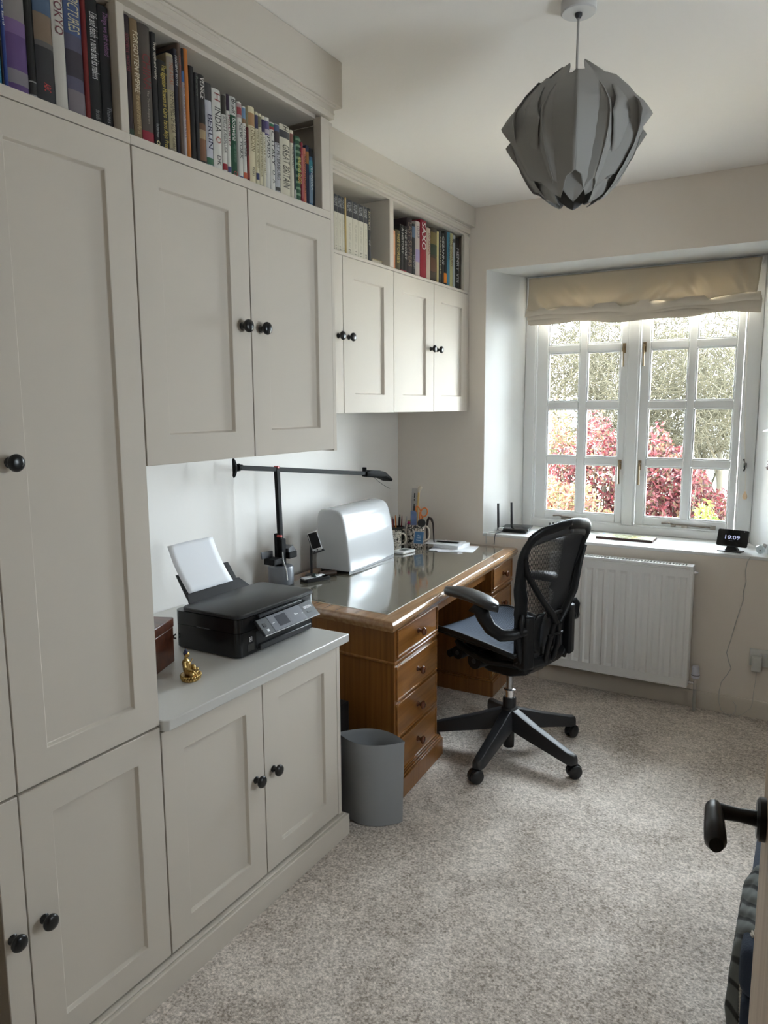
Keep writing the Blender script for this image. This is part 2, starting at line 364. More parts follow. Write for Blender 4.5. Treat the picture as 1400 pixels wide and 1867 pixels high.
# ------------------------------------------------------------------ roman blind gathered at the top of the recess
M_LINEN = translucent('beige_linen', (.66, .57, .44, 1), .22, .9, (700, .25, .0006))
M_LINEN2 = mat('beige_linen_folds', (.70, .62, .52), .9, bump=(700, .25, .0006))
bl = thing('roman_blind', 'beige linen roman blind gathered up at the top of the window', 'blind', (-.92, 4.28, 2.0))
def wr(u, v):
    a = .0
    for (cu, cv, w1, w2, am, sl) in ((.10, .85, .05, .35, .020, .9), (.24, .62, .05, .4, .016, 1.1), (.60, .86, .05, .35, .022, -.9), (.80, .75, .06, .4, .026, .8), (.93, .6, .04, .5, .02, .6), (.45, .9, .1, .2, .010, -1)):
        d = (u-cu) - sl*.12*(v-cv); a += am*math.exp(-(d/w1)**2)*math.exp(-((v-cv)/w2)**2)*math.sin(d/w1*2.2+.7)
    return a
def panel(u, v):
    x = -1.527 + (-.305+1.527)*u + (.022*v*(u-.5)*-1)
    z = 2.290 - .185*v - .012*math.sin(u*PI)*v - .009*math.sin(u*17+1)*v*v*v
    y = 4.292 - .055*v**1.5 - wr(u, v)*1.3 - .004*math.sin(u*23)*v
    return (x, y, z)
g = MB().grid(panel, 110, 26)
o = part('fabric', g, M_LINEN, bl); o.modifiers.new('s', 'SOLIDIFY').thickness = .0015
fo = MB()
for k, (zt, zb, yo, off) in enumerate(((2.115, 2.062, 4.262, 0.0), (2.10, 2.044, 4.274, .01), (2.09, 2.030, 4.283, .016), (2.085, 2.016, 4.290, .022))):
    def fold(u, v, zt=zt, zb=zb, yo=yo, off=off, k=k):
        x = -1.522+off*.6 + (-.298+1.522-off*.4)*u
        b = math.sin(v*PI)
        wob = .007*math.sin(u*9+k*2.1)+.005*math.sin(u*21+k*5)
        z = zt + (zb-zt)*(1-abs(2*v-1)) + wob*(1-abs(2*v-1))
        y = yo - .040*b*(1 if k < 3 else .5) + .028*(v-.5) + .004*math.sin(u*31+k)
        return (x, y, z)
    fo.grid(fold, 70, 10)
part('fold', fo, M_LINEN2, bl)
part('head_rail', MB().box(-1.53, -.298, 4.294, 4.326, 2.262, 2.292), M_WIN, bl, bev=.002)
cd = MB().tube([(-.352, 4.295, 2.03), (-.346, 4.30, 1.7), (-.336, 4.302, 1.4), (-.325, 4.304, 1.235)], .0014, 6).tube([(-.322, 4.304, 1.235), (-.319, 4.302, 1.15), (-.317, 4.30, 1.098)], .0014, 6)
part('cord', cd, mat('cream_cord', (.75, .70, .60), .8), bl)
part('acorn_pull', MB().lathe([(.0001, 0), (.008, .001), (.012, .010), (.011, .022), (.006, .034), (.002, .044), (.0001, .045)], 14, None, (-.317, 4.30, 1.056)), mat('pale_turned_wood', (.72, .52, .32), .5), bl)
part('cleat', MB().box(-.333, -.319, 4.312, 4.335, 1.222, 1.246).tube([(-.334, 4.31, 1.268), (-.322, 4.306, 1.24), (-.33, 4.308, 1.205)], .0045, 6), M_BLACK, bl)
# ================================================================== FITTED CUPBOARDS
XD = -1.412                      # front plane of the deep run
def shaker(y0, y1, z0, z1, xf, st, rail, th=.02, rec=.011):
    """frame-and-panel door, front on x = xf"""
    m = MB(); xb = xf-th; xr = xf-rec
    o = [(y0, z0), (y1, z0), (y1, z1), (y0, z1)]; i = [(y0+st, z0+rail), (y1-st, z0+rail), (y1-st, z1-rail), (y0+st, z1-rail)]
    q = .004; ii = [(y0+st+q, z0+rail+q), (y1-st-q, z0+rail+q), (y1-st-q, z1-rail-q), (y0+st+q, z1-rail-q)]
    vs = [(xb, *p) for p in o] + [(xf, *p) for p in o] + [(xf, *p) for p in i] + [(xr, *p) for p in ii]
    fs = [(3, 2, 1, 0), (12, 13, 14, 15)]
    for a, b in ((0, 4), (4, 8), (8, 12)):
        for k in range(4): fs.append((a+k, a+(k+1) % 4, b+(k+1) % 4, b+k))
    return m.add(vs, fs)
KN = None
def knob(parent, y, z, xf, sc=1.0):
    global KN
    m = MB().lathe([(.0001, 0), (.0105, 0), (.0115, .002), (.0085, .006), (.0075, .012), (.012, .017), (.0175, .021), (.0185, .0255), (.0165, .030), (.009, .0325), (.0001, .033)], 24, Matrix.Translation((xf, y, z)) @ Matrix.Rotation(PI/2, 4, 'Y') @ Matrix.Scale(sc, 4))
    return part('knob', m, M_BLACKK, parent, smooth=60)
GAP = .0016
def door_part(root, y0, y1, z0, z1, xf, st, rail, ky=None, kz=None, sc=1.0):
    d = part('door', shaker(y0+GAP, y1-GAP, z0+GAP, z1-GAP, xf, st, rail), M_PAINT, root, bev=.0012, seg=1)
    if ky is not None: knob(d, ky, kz, xf, sc)
    return d
PT = .018
# --- tall cupboard at the near end
t = thing('tall_cupboard', 'tall off-white panelled cupboard at the near left, with book bay on top', 'cupboard', (-1.8, .86, 0))
Y0, Y1 = .455, 1.2595
c = MB().box(XL+.03, XD-.022, Y0, Y0+PT, .085, 2.45).box(XL+.03, XD-.022, Y1-PT, Y1, .085, 2.45).box(XL+.028, XL+.04, Y0+PT, Y1-PT, .085, 2.45)
part('carcass', c, M_PAINT, t)
part('shelf', MB().prism([(XL+.04, Y0+PT), (XD, Y0+PT), (XD, Y1-.0002), (XD-.021, Y1-.0002), (XD-.021, Y1-PT), (XL+.04, Y1-PT)], 2.154, 2.176), M_PAINT, t, bev=.001)
part('top_panel', MB().box(XL+.04, XD-.022, Y0+PT, Y1-PT, 2.45, 2.462), M_PAINT, t)
part('face_post', MB().box(XD-.03, XD, 1.2365, Y1, 2.1765, 2.45), M_PAINT, t, bev=.002)
part('face_post', MB().box(XD-.03, XD, Y0, Y0+.03, 2.1765, 2.45), M_PAINT, t, bev=.002)
door_part(t, Y0, .8655, .7425, 2.1535, XD, .075, .072, .828, 1.443)
door_part(t, .8655, Y1, .7425, 2.1535, XD, .075, .072, .903, 1.443)
door_part(t, Y0, .8655, .0905, .7395, XD, .075, .072, .828, .431)
door_part(t, .8655, Y1, .0905, .7395, XD, .075, .072, .903, .431)
# --- wall cupboard over the printer niche
Y0, Y1 = 1.2605, 2.089
SH0 = 1.2645
t = thing('wall_cupboard', 'off-white two-door wall cupboard above the printer, packed book bay on top', 'cupboard', (-1.8, 1.67, 1.405))
c = MB().box(XL+.03, XD-.022, Y0, Y0+.004, 1.409, 2.45).box(XL+.03, XD-.0, Y1-PT, Y1, 1.405, 2.45).box(XL+.028, XL+.04, Y0+.004, Y1-PT, 1.409, 2.45).box(XL+.04, XD-.022, Y0+.004, Y1-PT, 1.409, 1.427)
part('carcass', c, M_PAINT, t, bev=.001)
part('shelf', MB().prism([(XL+.04, SH0), (XD-.021, SH0), (XD-.021, 1.2600), (XD, 1.2600), (XD, Y1-PT), (XL+.04, Y1-PT)], 2.154, 2.176), M_PAINT, t, bev=.001)
part('top_panel', MB().box(XL+.04, XD-.022, SH0, Y1-PT, 2.45, 2.462), M_PAINT, t)
part('face_post', MB().box(XD-.03, XD, 2.026, Y1-PT, 2.1765, 2.455), M_PAINT, t, bev=.002)
door_part(t, Y0, 1.6640, 1.4085, 2.1535, XD, .078, .074, 1.624, 1.776)
door_part(t, 1.6640, Y1-PT+.002, 1.4085, 2.1535, XD, .078, .074, 1.704, 1.776)
# --- base cupboard under the printer
t = thing('base_cupboard', 'low off-white two-door cupboard under the printer', 'cupboard', (-1.8, 1.67, 0))
Y1b = 2.085
c = MB().box(XL+.03, XD-.022, 1.2605, 1.2785, .085, .7245).box(XL+.03, XD, Y1b-.02, Y1b, .085, .7245).box(XL+.028, XL+.04, 1.2785, Y1b-.02, .085, .7245).box(XL+.04, XD-.022, 1.2785, Y1b-.02, .085, .103)
part('carcass', c, M_PAINT, t, bev=.001)
door_part(t, 1.2605, 1.6630, .0905, .722, XD, .075, .072, 1.621, .426)
door_part(t, 1.6630, Y1b-.02, .0905, .722, XD, .075, .072, 1.704, .426)
wt = MB().prism([(XL+.03, 1.2605), (-1.404, 1.2605), (-1.392, 1.2725), (-1.392, 2.118), (XL+.03, 2.118)], .7255, .755)
tag(solo('worktop', wt, mat('worktop_paint', (.62, .605, .575), .34, bump=(90, .05, .001)), '', '', bev=.003), 'long off-white painted worktop carrying the printer and the gilt figure', 'worktop')
pl = MB().prism([(XL+.03, .440), (-1.390, .440), (-1.390, 2.103), (XL+.03, 2.103)], 0, .078).prism([(XL+.03, .44), (-1.400, .44), (-1.400, 2.094), (XL+.03, 2.094)], .078, .0845)
struct('trim_4', pl, M_PAINT, bev=.003)
# frieze and stepped moulding over the deep run
fz = MB()
fz.box(XL+.03, -1.398, .30, 2.128, 2.505, ZC-.001)
fz.box(XL+.03, -1.4085, .30, 2.094, 2.4625, 2.505).box(-1.5, -1.4045, .30, 2.098, 2.497, 2.505).box(-1.5, -1.4065, .30, 2.096, 2.4765, 2.4805)
struct('trim_5', fz, M_PAINT, bev=.0025)
# --- shallower wall cupboards over the desk
X2 = -1.765
t = thing('wall_cupboard', 'off-white four-door wall cupboard above the desk, two book bays on top', 'cupboard', (-2.0, 3.1, 1.52))
A0, A1 = 2.235, 3.966
c = MB().box(XL+.002, X2-.022, A0, A0+PT, 1.524, 2.492).box(XL+.002, X2-.022, A1-PT, A1, 1.524, 2.492).box(XL+.002, XL+.012, A0+PT, A1-PT, 1.524, 2.492).box(XL+.012, X2-.022, A0+PT, A1-PT, 1.524, 1.542)
part('carcass', c, M_PAINT, t, bev=.001)
part('shelf', MB().box(XL+.012, X2, A0+PT, A1-PT, 2.1795, 2.1935), M_PAINT, t, bev=.002)
part('divider', MB().box(XL+.012, X2, 3.070, 3.106, 2.194, 2.492), M_PAINT, t, bev=.002)
part('face_post', MB().box(X2-.02, X2, 3.900, A1, 2.194, 2.492), M_PAINT, t, bev=.002)
part('face_post', MB().box(X2-.02, X2, A0, A0+.04, 2.194, 2.492), M_PAINT, t, bev=.002)
part('top_panel', MB().box(XL+.012, X2-.004, A0+PT, A1-PT, 2.4925, 2.504), M_PAINT, t)
for a, b, ky in ((A0, 2.671, 2.631), (2.671, 3.103, 2.711), (3.103, 3.526, 3.487), (3.526, A1-.002, 3.566)):
    door_part(t, a, b, 1.5235, 2.179, X2, .088, .082, ky, 1.847)
fz = MB()
fz.box(XL+.002, -1.733, 2.14, YF-.001, 2.540, ZC-.001).box(XL+.002, -1.7605, 2.14, YF-.001, 2.505, 2.540).box(-1.85, -1.7555, 2.14, YF-.001, 2.532, 2.540).box(-1.85, -1.7580, 2.14, YF-.001, 2.516, 2.520)
struct('trim_6', fz, M_PAINT, bev=.002)
# ================================================================== BOOKS
BC = {}
def cmat(rgb, rough=.45):
    k = 'book_%02x%02x%02x' % tuple(rgb)
    return mat(k, srgb(*rgb), rough, bump=(300, .03, .0004))
def book(y0, y1, h, zb, xf, depth, col, label, group, title=None, tcol=(235, 235, 230), tspan=(.2, .8), bands=(), hard=True, bold=0.0, extra=()):
    """a standing book, spine towards +x at xf; bands = (z0, z1, colour) fractions of height; title runs down the spine"""
    y0 += .0004; y1 -= .0004; w = y1-y0
    t = thing('book', label, 'book', (xf-depth/2, (y0+y1)/2, zb), 0, group)
    th = .0024 if hard else .0006
    k = min(.004, w*.22) if hard else .0006
    m = MB()
    # u-shaped cover in plan, rounded at the spine
    out = [(xf-depth, y0), (xf-k, y0), (xf-k*.35, y0+w*.16), (xf, y0+w*.38), (xf, y1-w*.38), (xf-k*.35, y1-w*.16), (xf-k, y1), (xf-depth, y1)]
    inn = [(xf-depth, y1-th), (xf-k-th, y1-th), (xf-k-th, y0+th), (xf-depth, y0+th)]
    poly = out+inn; n = len(poly)
    vs = [(x, y, zb) for x, y in poly]+[(x, y, zb+h) for x, y in poly]
    fs = [(i, (i+1) % n, n+(i+1) % n, n+i) for i in range(n)]
    cap = [(0, 1, 10, 11), (7, 8, 9, 6), (1, 2, 3, 10), (3, 4, 9, 10), (4, 5, 6, 9)]
    fs += [tuple(reversed(c)) for c in cap]+[tuple(n+i for i in c) for c in cap]
    m.add(vs, fs)
    part('cover', m, cmat(col), t, smooth=50)
    e = .003 if hard else .0005
    part('page_block', MB().box(xf-depth+e, xf-k-th-.0005, y0+th, y1-th, zb+e, zb+h-e), M_PAGES, t, smooth=0)
    for bi, (a, b, bc) in enumerate(bands):
        bmB = MB().loft([[(x+.0004+.0003*bi, y, zb+h*z) for i, (x, y) in enumerate([(xf-k, y0), (xf-k*.35, y0+w*.16), (xf, y0+w*.38), (xf, y1-w*.38), (xf-k*.35, y1-w*.16), (xf-k, y1)])] for z in (a, b)], False, False)
        part('spine_band', bmB, cmat(bc), t, smooth=50)
    for (s, c, a, b, hh) in ([(title, tcol, 1-tspan[1], 1-tspan[0], .62)] if title else [])+list(extra):
        L = (b-a)*h
        tm = text_mb(s, L, w*hh*1.08 if hh < 9 else None, bold=bold, depth=0)
        part('title', xf_(tm, (xf+(.0012 if len(bands) < 4 else .004), (y0+y1)/2, zb+h*(a+b)/2)), cmat(c), t, smooth=0)
    return t
def xf_(mb, o): return xf(mb, frame(o, (0, 0, -1), (0, 1, 0)))
G1, G2, G3, G4 = 'large books in the near left bay', 'guide books in the packed bay', 'matching volumes in the bay above the desk', 'art books in the bay by the window'
Z1 = 2.1765
WH, CR, BK = (214, 212, 205), (203, 192, 160), (22, 22, 24)
B = [  # bay at the near left, tops above the picture
 (.9350, .9560, .262, (48, 40, 78), 'dark violet large book at the extreme left of the top bay', None, {}),
 (.9565, .9640, .255, (40, 120, 150), 'thin teal book squeezed between violet and black spines', None, {}),
 (.9645, .9690, .258, (24, 22, 28), 'thin black book right of the teal one', None, {}),
 (.9692, .9785, .266, (38, 62, 130), 'blue book with small white title, top left bay', 'The story of the land', dict(tspan=(.05, .55))),
 (.9787, 1.0240, .268, (132, 126, 126), 'thick book with grey top and purple lower spine', None, dict(bands=((0, .42, (92, 66, 120)), (.42, .52, (118, 92, 140)), (.07, .17, (128, 122, 130))))),
 (1.0242, 1.0430, .262, (14, 14, 16), 'plain black book with a square white sticker at its foot', None, dict(bands=((.03, .14, (150, 150, 150)), (.04, .13, (30, 30, 34))))),
 (1.0432, 1.0862, .268, (42, 42, 46), 'thick book with a city and blue sky on its spine', None, dict(bands=((.45, .66, (122, 104, 86)), (.66, .9, (70, 92, 120)), (.42, .46, (92, 90, 88))), extra=(('ABC', (200, 70, 70), .10, .16, .35),))),
 (1.0864, 1.1162, .262, (200, 196, 188), 'white book with dark red script lettering on its spine', 'TOKYO', dict(tcol=(110, 50, 60), tspan=(.12, .42))),
 (1.1166, 1.1596, .266, (84, 82, 104), 'book with a misty blue and mauve landscape spine', 'PICTURES', dict(tcol=(205, 196, 160), tspan=(.10, .36), bands=((.62, .97, (70, 88, 130)), (.30, .5, (58, 52, 62)), (0, .2, (120, 112, 118))))),
 (1.1600, 1.1736, .268, (112, 22, 24), 'slim dark red book between mauve and black books', None, {}),
 (1.1738, 1.2056, .262, (26, 26, 28), 'black book titled Life and death in thin white letters', 'Life and death: a novel and its makers', dict(tcol=(220, 220, 220), tspan=(.12, .64), extra=(('the studio', (150, 150, 150), .04, .12, .4),))),
 (1.2060, 1.2345, .258, (24, 24, 27), 'black book touching the post between the two bays', 'Things we left behind', dict(tcol=(150, 110, 150), tspan=(.05, .40), extra=(('Thames', (150, 150, 155), .05, .18, .4),))),
]
for y0, y1, h, c, lab, ti, k in B: book(y0, y1, h, Z1, -1.432, .20, c, lab, G1, ti, **k)
B = [
 (1.2755, 1.2960, .268, (38, 24, 30), 'black and maroon book first in the packed bay', 'ancient world', dict(tcol=(120, 50, 60), tspan=(.15, .45), bands=((0, .08, (40, 60, 44)),))),
 (1.2965, 1.3200, .268, (128, 106, 76), 'tan book with cream capitals FORGOTTEN EMPIRE', 'FORGOTTEN EMPIRE', dict(tcol=(225, 215, 190), tspan=(.10, .60), extra=(('the world of ancient Persia', (190, 170, 130), .06, .38, .5),))),
 (1.3205, 1.3565, .268, (78, 70, 64), 'thick grey-brown book with faded red letters CHINA', 'CHINA', dict(tcol=(120, 44, 46), tspan=(.24, .54), bands=((.03, .115, (140, 30, 50)),), extra=(('The Three Emperors', (170, 160, 150), .18, .46, .22),))),
 (1.3571, 1.3745, .262, (28, 28, 30), 'black book with orange and white title about myth', 'Troy: myth and reality', dict(tcol=(225, 215, 200), tspan=(.08, .40), extra=(('The British Museum', (170, 170, 170), .10, .22, .5), ('O', (230, 220, 170), .03, .07, .6)))),
 (1.3760, 1.4055, .208, (24, 22, 20), 'short black book about an Egyptian museum in yellow letters', 'The Egyptian Museum in Cairo  Farid Atiya Press', dict(tcol=(200, 180, 90), tspan=(.04, .97))),
 (1.4060, 1.4290, .234, (176, 164, 132), 'cream book titled THE PYRAMIDS OF GIZA', 'THE PYRAMIDS OF GIZA', dict(tcol=(50, 44, 38), tspan=(.36, .78), bands=((.0, .06, (150, 140, 120)), (.64, .97, (150, 140, 128))), extra=(('THE ATLAS', (160, 90, 60), .70, .92, .5), ('THE SHRINE', (60, 50, 44), .06, .19, .4)))),
 (1.4295, 1.4415, .252, (28, 28, 44), 'thin dark book with white title ANCIENT EGYPT', 'ANCIENT EGYPT', dict(tcol=(205, 205, 205), tspan=(.06, .34))),
 (1.4420, 1.4530, .270, (92, 74, 62), 'tall thin brown book behind the Egypt books', 'The Discovery', dict(tcol=(170, 70, 60), tspan=(.10, .38))),
 (1.4540, 1.4640, .262, (176, 168, 168), 'pale lilac thin book with blue and black top', 'CHURCHES AND CATHEDRALS', dict(tcol=(80, 80, 110), tspan=(.30, .80), bands=((.70, .8, (60, 100, 150)), (.8, 1, (16, 16, 18))))),
 (1.4645, 1.4792, .266, (186, 112, 46), 'tall thin book with a bright orange edge', None, dict(bands=((0, .03, (150, 90, 40)),))),
 (1.4796, 1.4988, .232, (14, 14, 16), 'black book right of the orange-edged one', None, {}),
 (1.4994, 1.5116, .222, (44, 44, 46), 'dark grey slim book beside the Venice guide', 'Romance', dict(tcol=(110, 120, 110), tspan=(.04, .25))),
 (1.5122, 1.5358, .224, (26, 24, 24), 'black guide with a bell tower and white title VENICE', 'VENICE', dict(tcol=(225, 222, 215), tspan=(.03, .26), bands=((.06, .30, (120, 84, 60)), (.30, .40, (160, 140, 110)), (.40, .47, (110, 80, 60))))),
 (1.5364, 1.5612, .212, (196, 196, 204), 'white guide with blue-black title BERLIN', 'BERLIN', dict(tcol=(40, 36, 70), tspan=(.36, .76), bands=((.80, 1, (60, 58, 58)), (.05, .13, (60, 110, 80))))),
 (1.5624, 1.5950, .208, WH, 'thick white guide with title INDIA and a red dot', 'INDIA', dict(tcol=(50, 48, 46), tspan=(.22, .52), extra=(('H', (140, 60, 60), .86, .95, .6), ('O', (160, 70, 60), .35, .43, .55), ('DK', (40, 40, 44), .08, .2, .4)))),
 (1.5964, 1.6154, .202, WH, 'white guide titled SEVILLE with a dark photo on top', 'SEVILLE & ANDALUSIA', dict(tcol=(60, 60, 64), tspan=(.26, .72), bands=((.76, 1, (50, 46, 40)), (.06, .14, (150, 40, 50))))),
 (1.6158, 1.6296, .210, WH, 'white guide titled MADRID in dark red', 'MADRID', dict(tcol=(120, 50, 70), tspan=(.25, .62), bands=((.80, 1, (46, 30, 52)), (.05, .12, (70, 70, 120))))),
 (1.6303, 1.6555, .210, (22, 74, 48), 'dark green guide titled Botswana with a white top', 'Botswana', dict(tcol=(225, 228, 222), tspan=(.26, .54), bands=((.775, 1, (206, 206, 200)),), extra=(('Bradt', (24, 24, 26), .79, .97, .62), ('Okavango, Chobe, Northern Kalahari', (120, 150, 130), .20, .42, .5), ('O', (190, 80, 80), .03, .09, .6)))),
 (1.6597, 1.6793, .206, WH, 'white guide titled NEW YORK with a red flash', 'NEW YORK', dict(tcol=(48, 48, 52), tspan=(.26, .72), bands=((.80, .98, (170, 150, 150)), (.84, .93, (150, 60, 66)), (.0, .06, (80, 90, 130))))),
 (1.6797, 1.6957, .200, WH, 'white guide titled MYANMAR with a blue sky photo', 'MYANMAR', dict(tcol=(60, 60, 66), tspan=(.26, .66), bands=((.84, .98, (110, 140, 170)), (.78, .84, (130, 100, 70)), (.05, .13, (190, 90, 60))))),
 (1.6961, 1.7060, .150, (100, 34, 34), 'short dark red booklet beside the London guide', None, dict(bands=((.1, .5, (140, 60, 50)),))),
 (1.7066, 1.7337, .210, (214, 204, 172), 'cream guide titled LONDON with a spire drawing', 'LONDON', dict(tcol=(110, 96, 60), tspan=(.26, .56), bands=((.76, .92, (168, 130, 90)),), extra=(('Walks', (60, 56, 48), .12, .24, .4),))),
 (1.7340, 1.7486, .203, (214, 206, 176), 'cream guide titled VENICE AND THE VENETO', 'VENICE & THE VENETO', dict(tcol=(110, 96, 50), tspan=(.24, .74), bands=((.78, .96, (60, 58, 86)), (.10, .19, (50, 56, 96))))),
 (1.7489, 1.7630, .203, (214, 206, 178), 'cream guide titled ANDALUSIA beside the Veneto one', 'SEVILLE AND ANDALUSIA', dict(tcol=(120, 106, 60), tspan=(.24, .84), bands=((.82, .96, (120, 116, 90)), (0, .05, (90, 80, 60))))),
 (1.7634, 1.7784, .202, (212, 206, 184), 'cream guide titled CORSICA with a dark picture on top', 'CORSICA & THE COAST', dict(tcol=(140, 126, 90), tspan=(.28, .8), bands=((.78, .95, (58, 50, 84)),))),
 (1.7788, 1.7994, .203, WH, 'white guide titled PARIS with a violet picture', 'PARIS', dict(tcol=(52, 50, 54), tspan=(.26, .55), bands=((.76, .95, (96, 86, 130)), (.78, .84, (190, 180, 190))))),
 (1.8000, 1.8212, .196, WH, 'white guide titled ITALY with red and green marks', 'ITALY', dict(tcol=(56, 54, 54), tspan=(.26, .60), bands=((.90, .98, (170, 60, 66)), (.94, .98, (60, 120, 90))), extra=(('C', (60, 60, 60), .80, .88, .7), ('O', (70, 80, 76), .26, .33, .5), ('A', (50, 50, 50), .14, .2, .5)))),
 (1.8218, 1.8459, .198, (186, 186, 190), 'pale grey guide titled ST PETERSBURG', 'ST PETERSBURG', dict(tcol=(66, 62, 64), tspan=(.27, .78), bands=((.74, .99, (70, 60, 60)), (.90, .99, (80, 90, 120)), (.06, .11, (80, 78, 74))))),
 (1.8465, 1.8950, .207, (212, 206, 186), 'thick white guide titled GREAT BRITAIN', 'GREAT BRITAIN', dict(tcol=(70, 66, 58), tspan=(.27, .86), bands=((.82, .92, (70, 70, 72)),), extra=(('H', (60, 58, 54), .93, .98, .5),))),
 (1.8960, 1.9132, .203, (212, 206, 188), 'white guide titled NORMANDY next to the British one', 'NORMANDY', dict(tcol=(70, 68, 66), tspan=(.22, .55), bands=((.82, .95, (130, 84, 74)),))),
 (1.9139, 1.9202, .174, (46, 60, 70), 'thin dark teal booklet before the green striped book', None, dict(bands=((0, .2, (200, 200, 196)), (.55, .95, (120, 150, 150))))),
 (1.9206, 1.9468, .194, (44, 84, 60), 'green and pale striped ring-bound guide', 'WALKING GUIDE', dict(tcol=(210, 200, 110), tspan=(.30, .7), bands=tuple((i/11+.02, i/11+.055, (120, 150, 120)) for i in range(11)), extra=(('GR', (190, 70, 60), .30, .40, .5),))),
 (1.9490, 1.9588, .182, (150, 52, 66), 'thin pink-red booklet before the salmon trekking guide', None, dict(bands=((.1, .8, (170, 90, 96)),))),
 (1.9593, 1.9748, .170, (196, 116, 94), 'salmon guide titled TREKKING IN LADAKH', 'TREKKING IN LADAKH', dict(tcol=(30, 24, 24), tspan=(.10, .78))),
 (1.9751, 1.9917, .182, (28, 36, 60), 'dark blue guide near the end of the packed bay', None, dict(bands=((.7, .9, (150, 100, 50)),))),
 (1.9922, 2.0119, .178, (54, 94, 126), 'blue guide with a pale lower half, last in the packed bay', 'PENINSULA', dict(tcol=(210, 215, 215), tspan=(.3, .7), bands=((.08, .55, (120, 140, 156)), (.6, .8, (50, 130, 140)), (.86, 1, (18, 18, 22))))),
]
for y0, y1, h, c, lab, ti, k in B: book(y0, y1, h, Z1, -1.434, .15, c, lab, G2, ti, **k)
Z2 = 2.194
vol = ['first', 'second', 'third', 'fourth', 'fifth', 'sixth', 'seventh']
vy = [(2.6500, 2.6772), (2.6776, 2.7094), (2.7100, 2.7297), (2.7428, 2.7920), (2.7926, 2.8364), (2.8371, 2.8808), (2.8817, 2.9142)]
for i, (a, b) in enumerate(vy):
    book(a, b, .229, Z2, -1.79, .16, (206, 200, 184), vol[i]+' from the left of the matching white volumes with dark slate tops', G3, 'VOLUME', hard=False, tcol=(190, 190, 190), tspan=(.04, .2), bands=((.70, 1, (66, 66, 70)),),
         extra=((['a b', 'c d', 'e f', 'g h', 'i j', 'k l', 'm n'][i], (60, 60, 60), .05, .12, .4), ('the years of letters', (165, 158, 144), .28, .60, .5), ('collected', (170, 164, 150), .16, .26, .3)))
book(2.7306, 2.7420, .232, Z2, -1.788, .16, (176, 150, 92), 'thin ochre book among the white volumes', G3, None, hard=False)
book(2.9150, 2.9480, .230, Z2, -1.79, .16, (44, 44, 48), 'dark charcoal book closing the row of white volumes', G3, 'Sonnets', tcol=(190, 180, 150), tspan=(.05, .4), extra=(('ed', (170, 170, 170), .32, .42, .4),))
t = thing('book', 'small cream book lying flat at the end of the bay', 'book', (-1.86, 3.01, Z2))
part('cover', MB().box(-1.95, -1.80, 2.972, 3.062, Z2, Z2+.003).box(-1.95, -1.80, 2.972, 3.062, Z2+.022, Z2+.025).box(-1.95, -1.946, 2.972, 3.062, Z2+.003, Z2+.022), cmat((196, 180, 140)), t)
part('page_block', MB().box(-1.946, -1.803, 2.975, 3.059, Z2+.003, Z2+.022), M_PAGES, t)
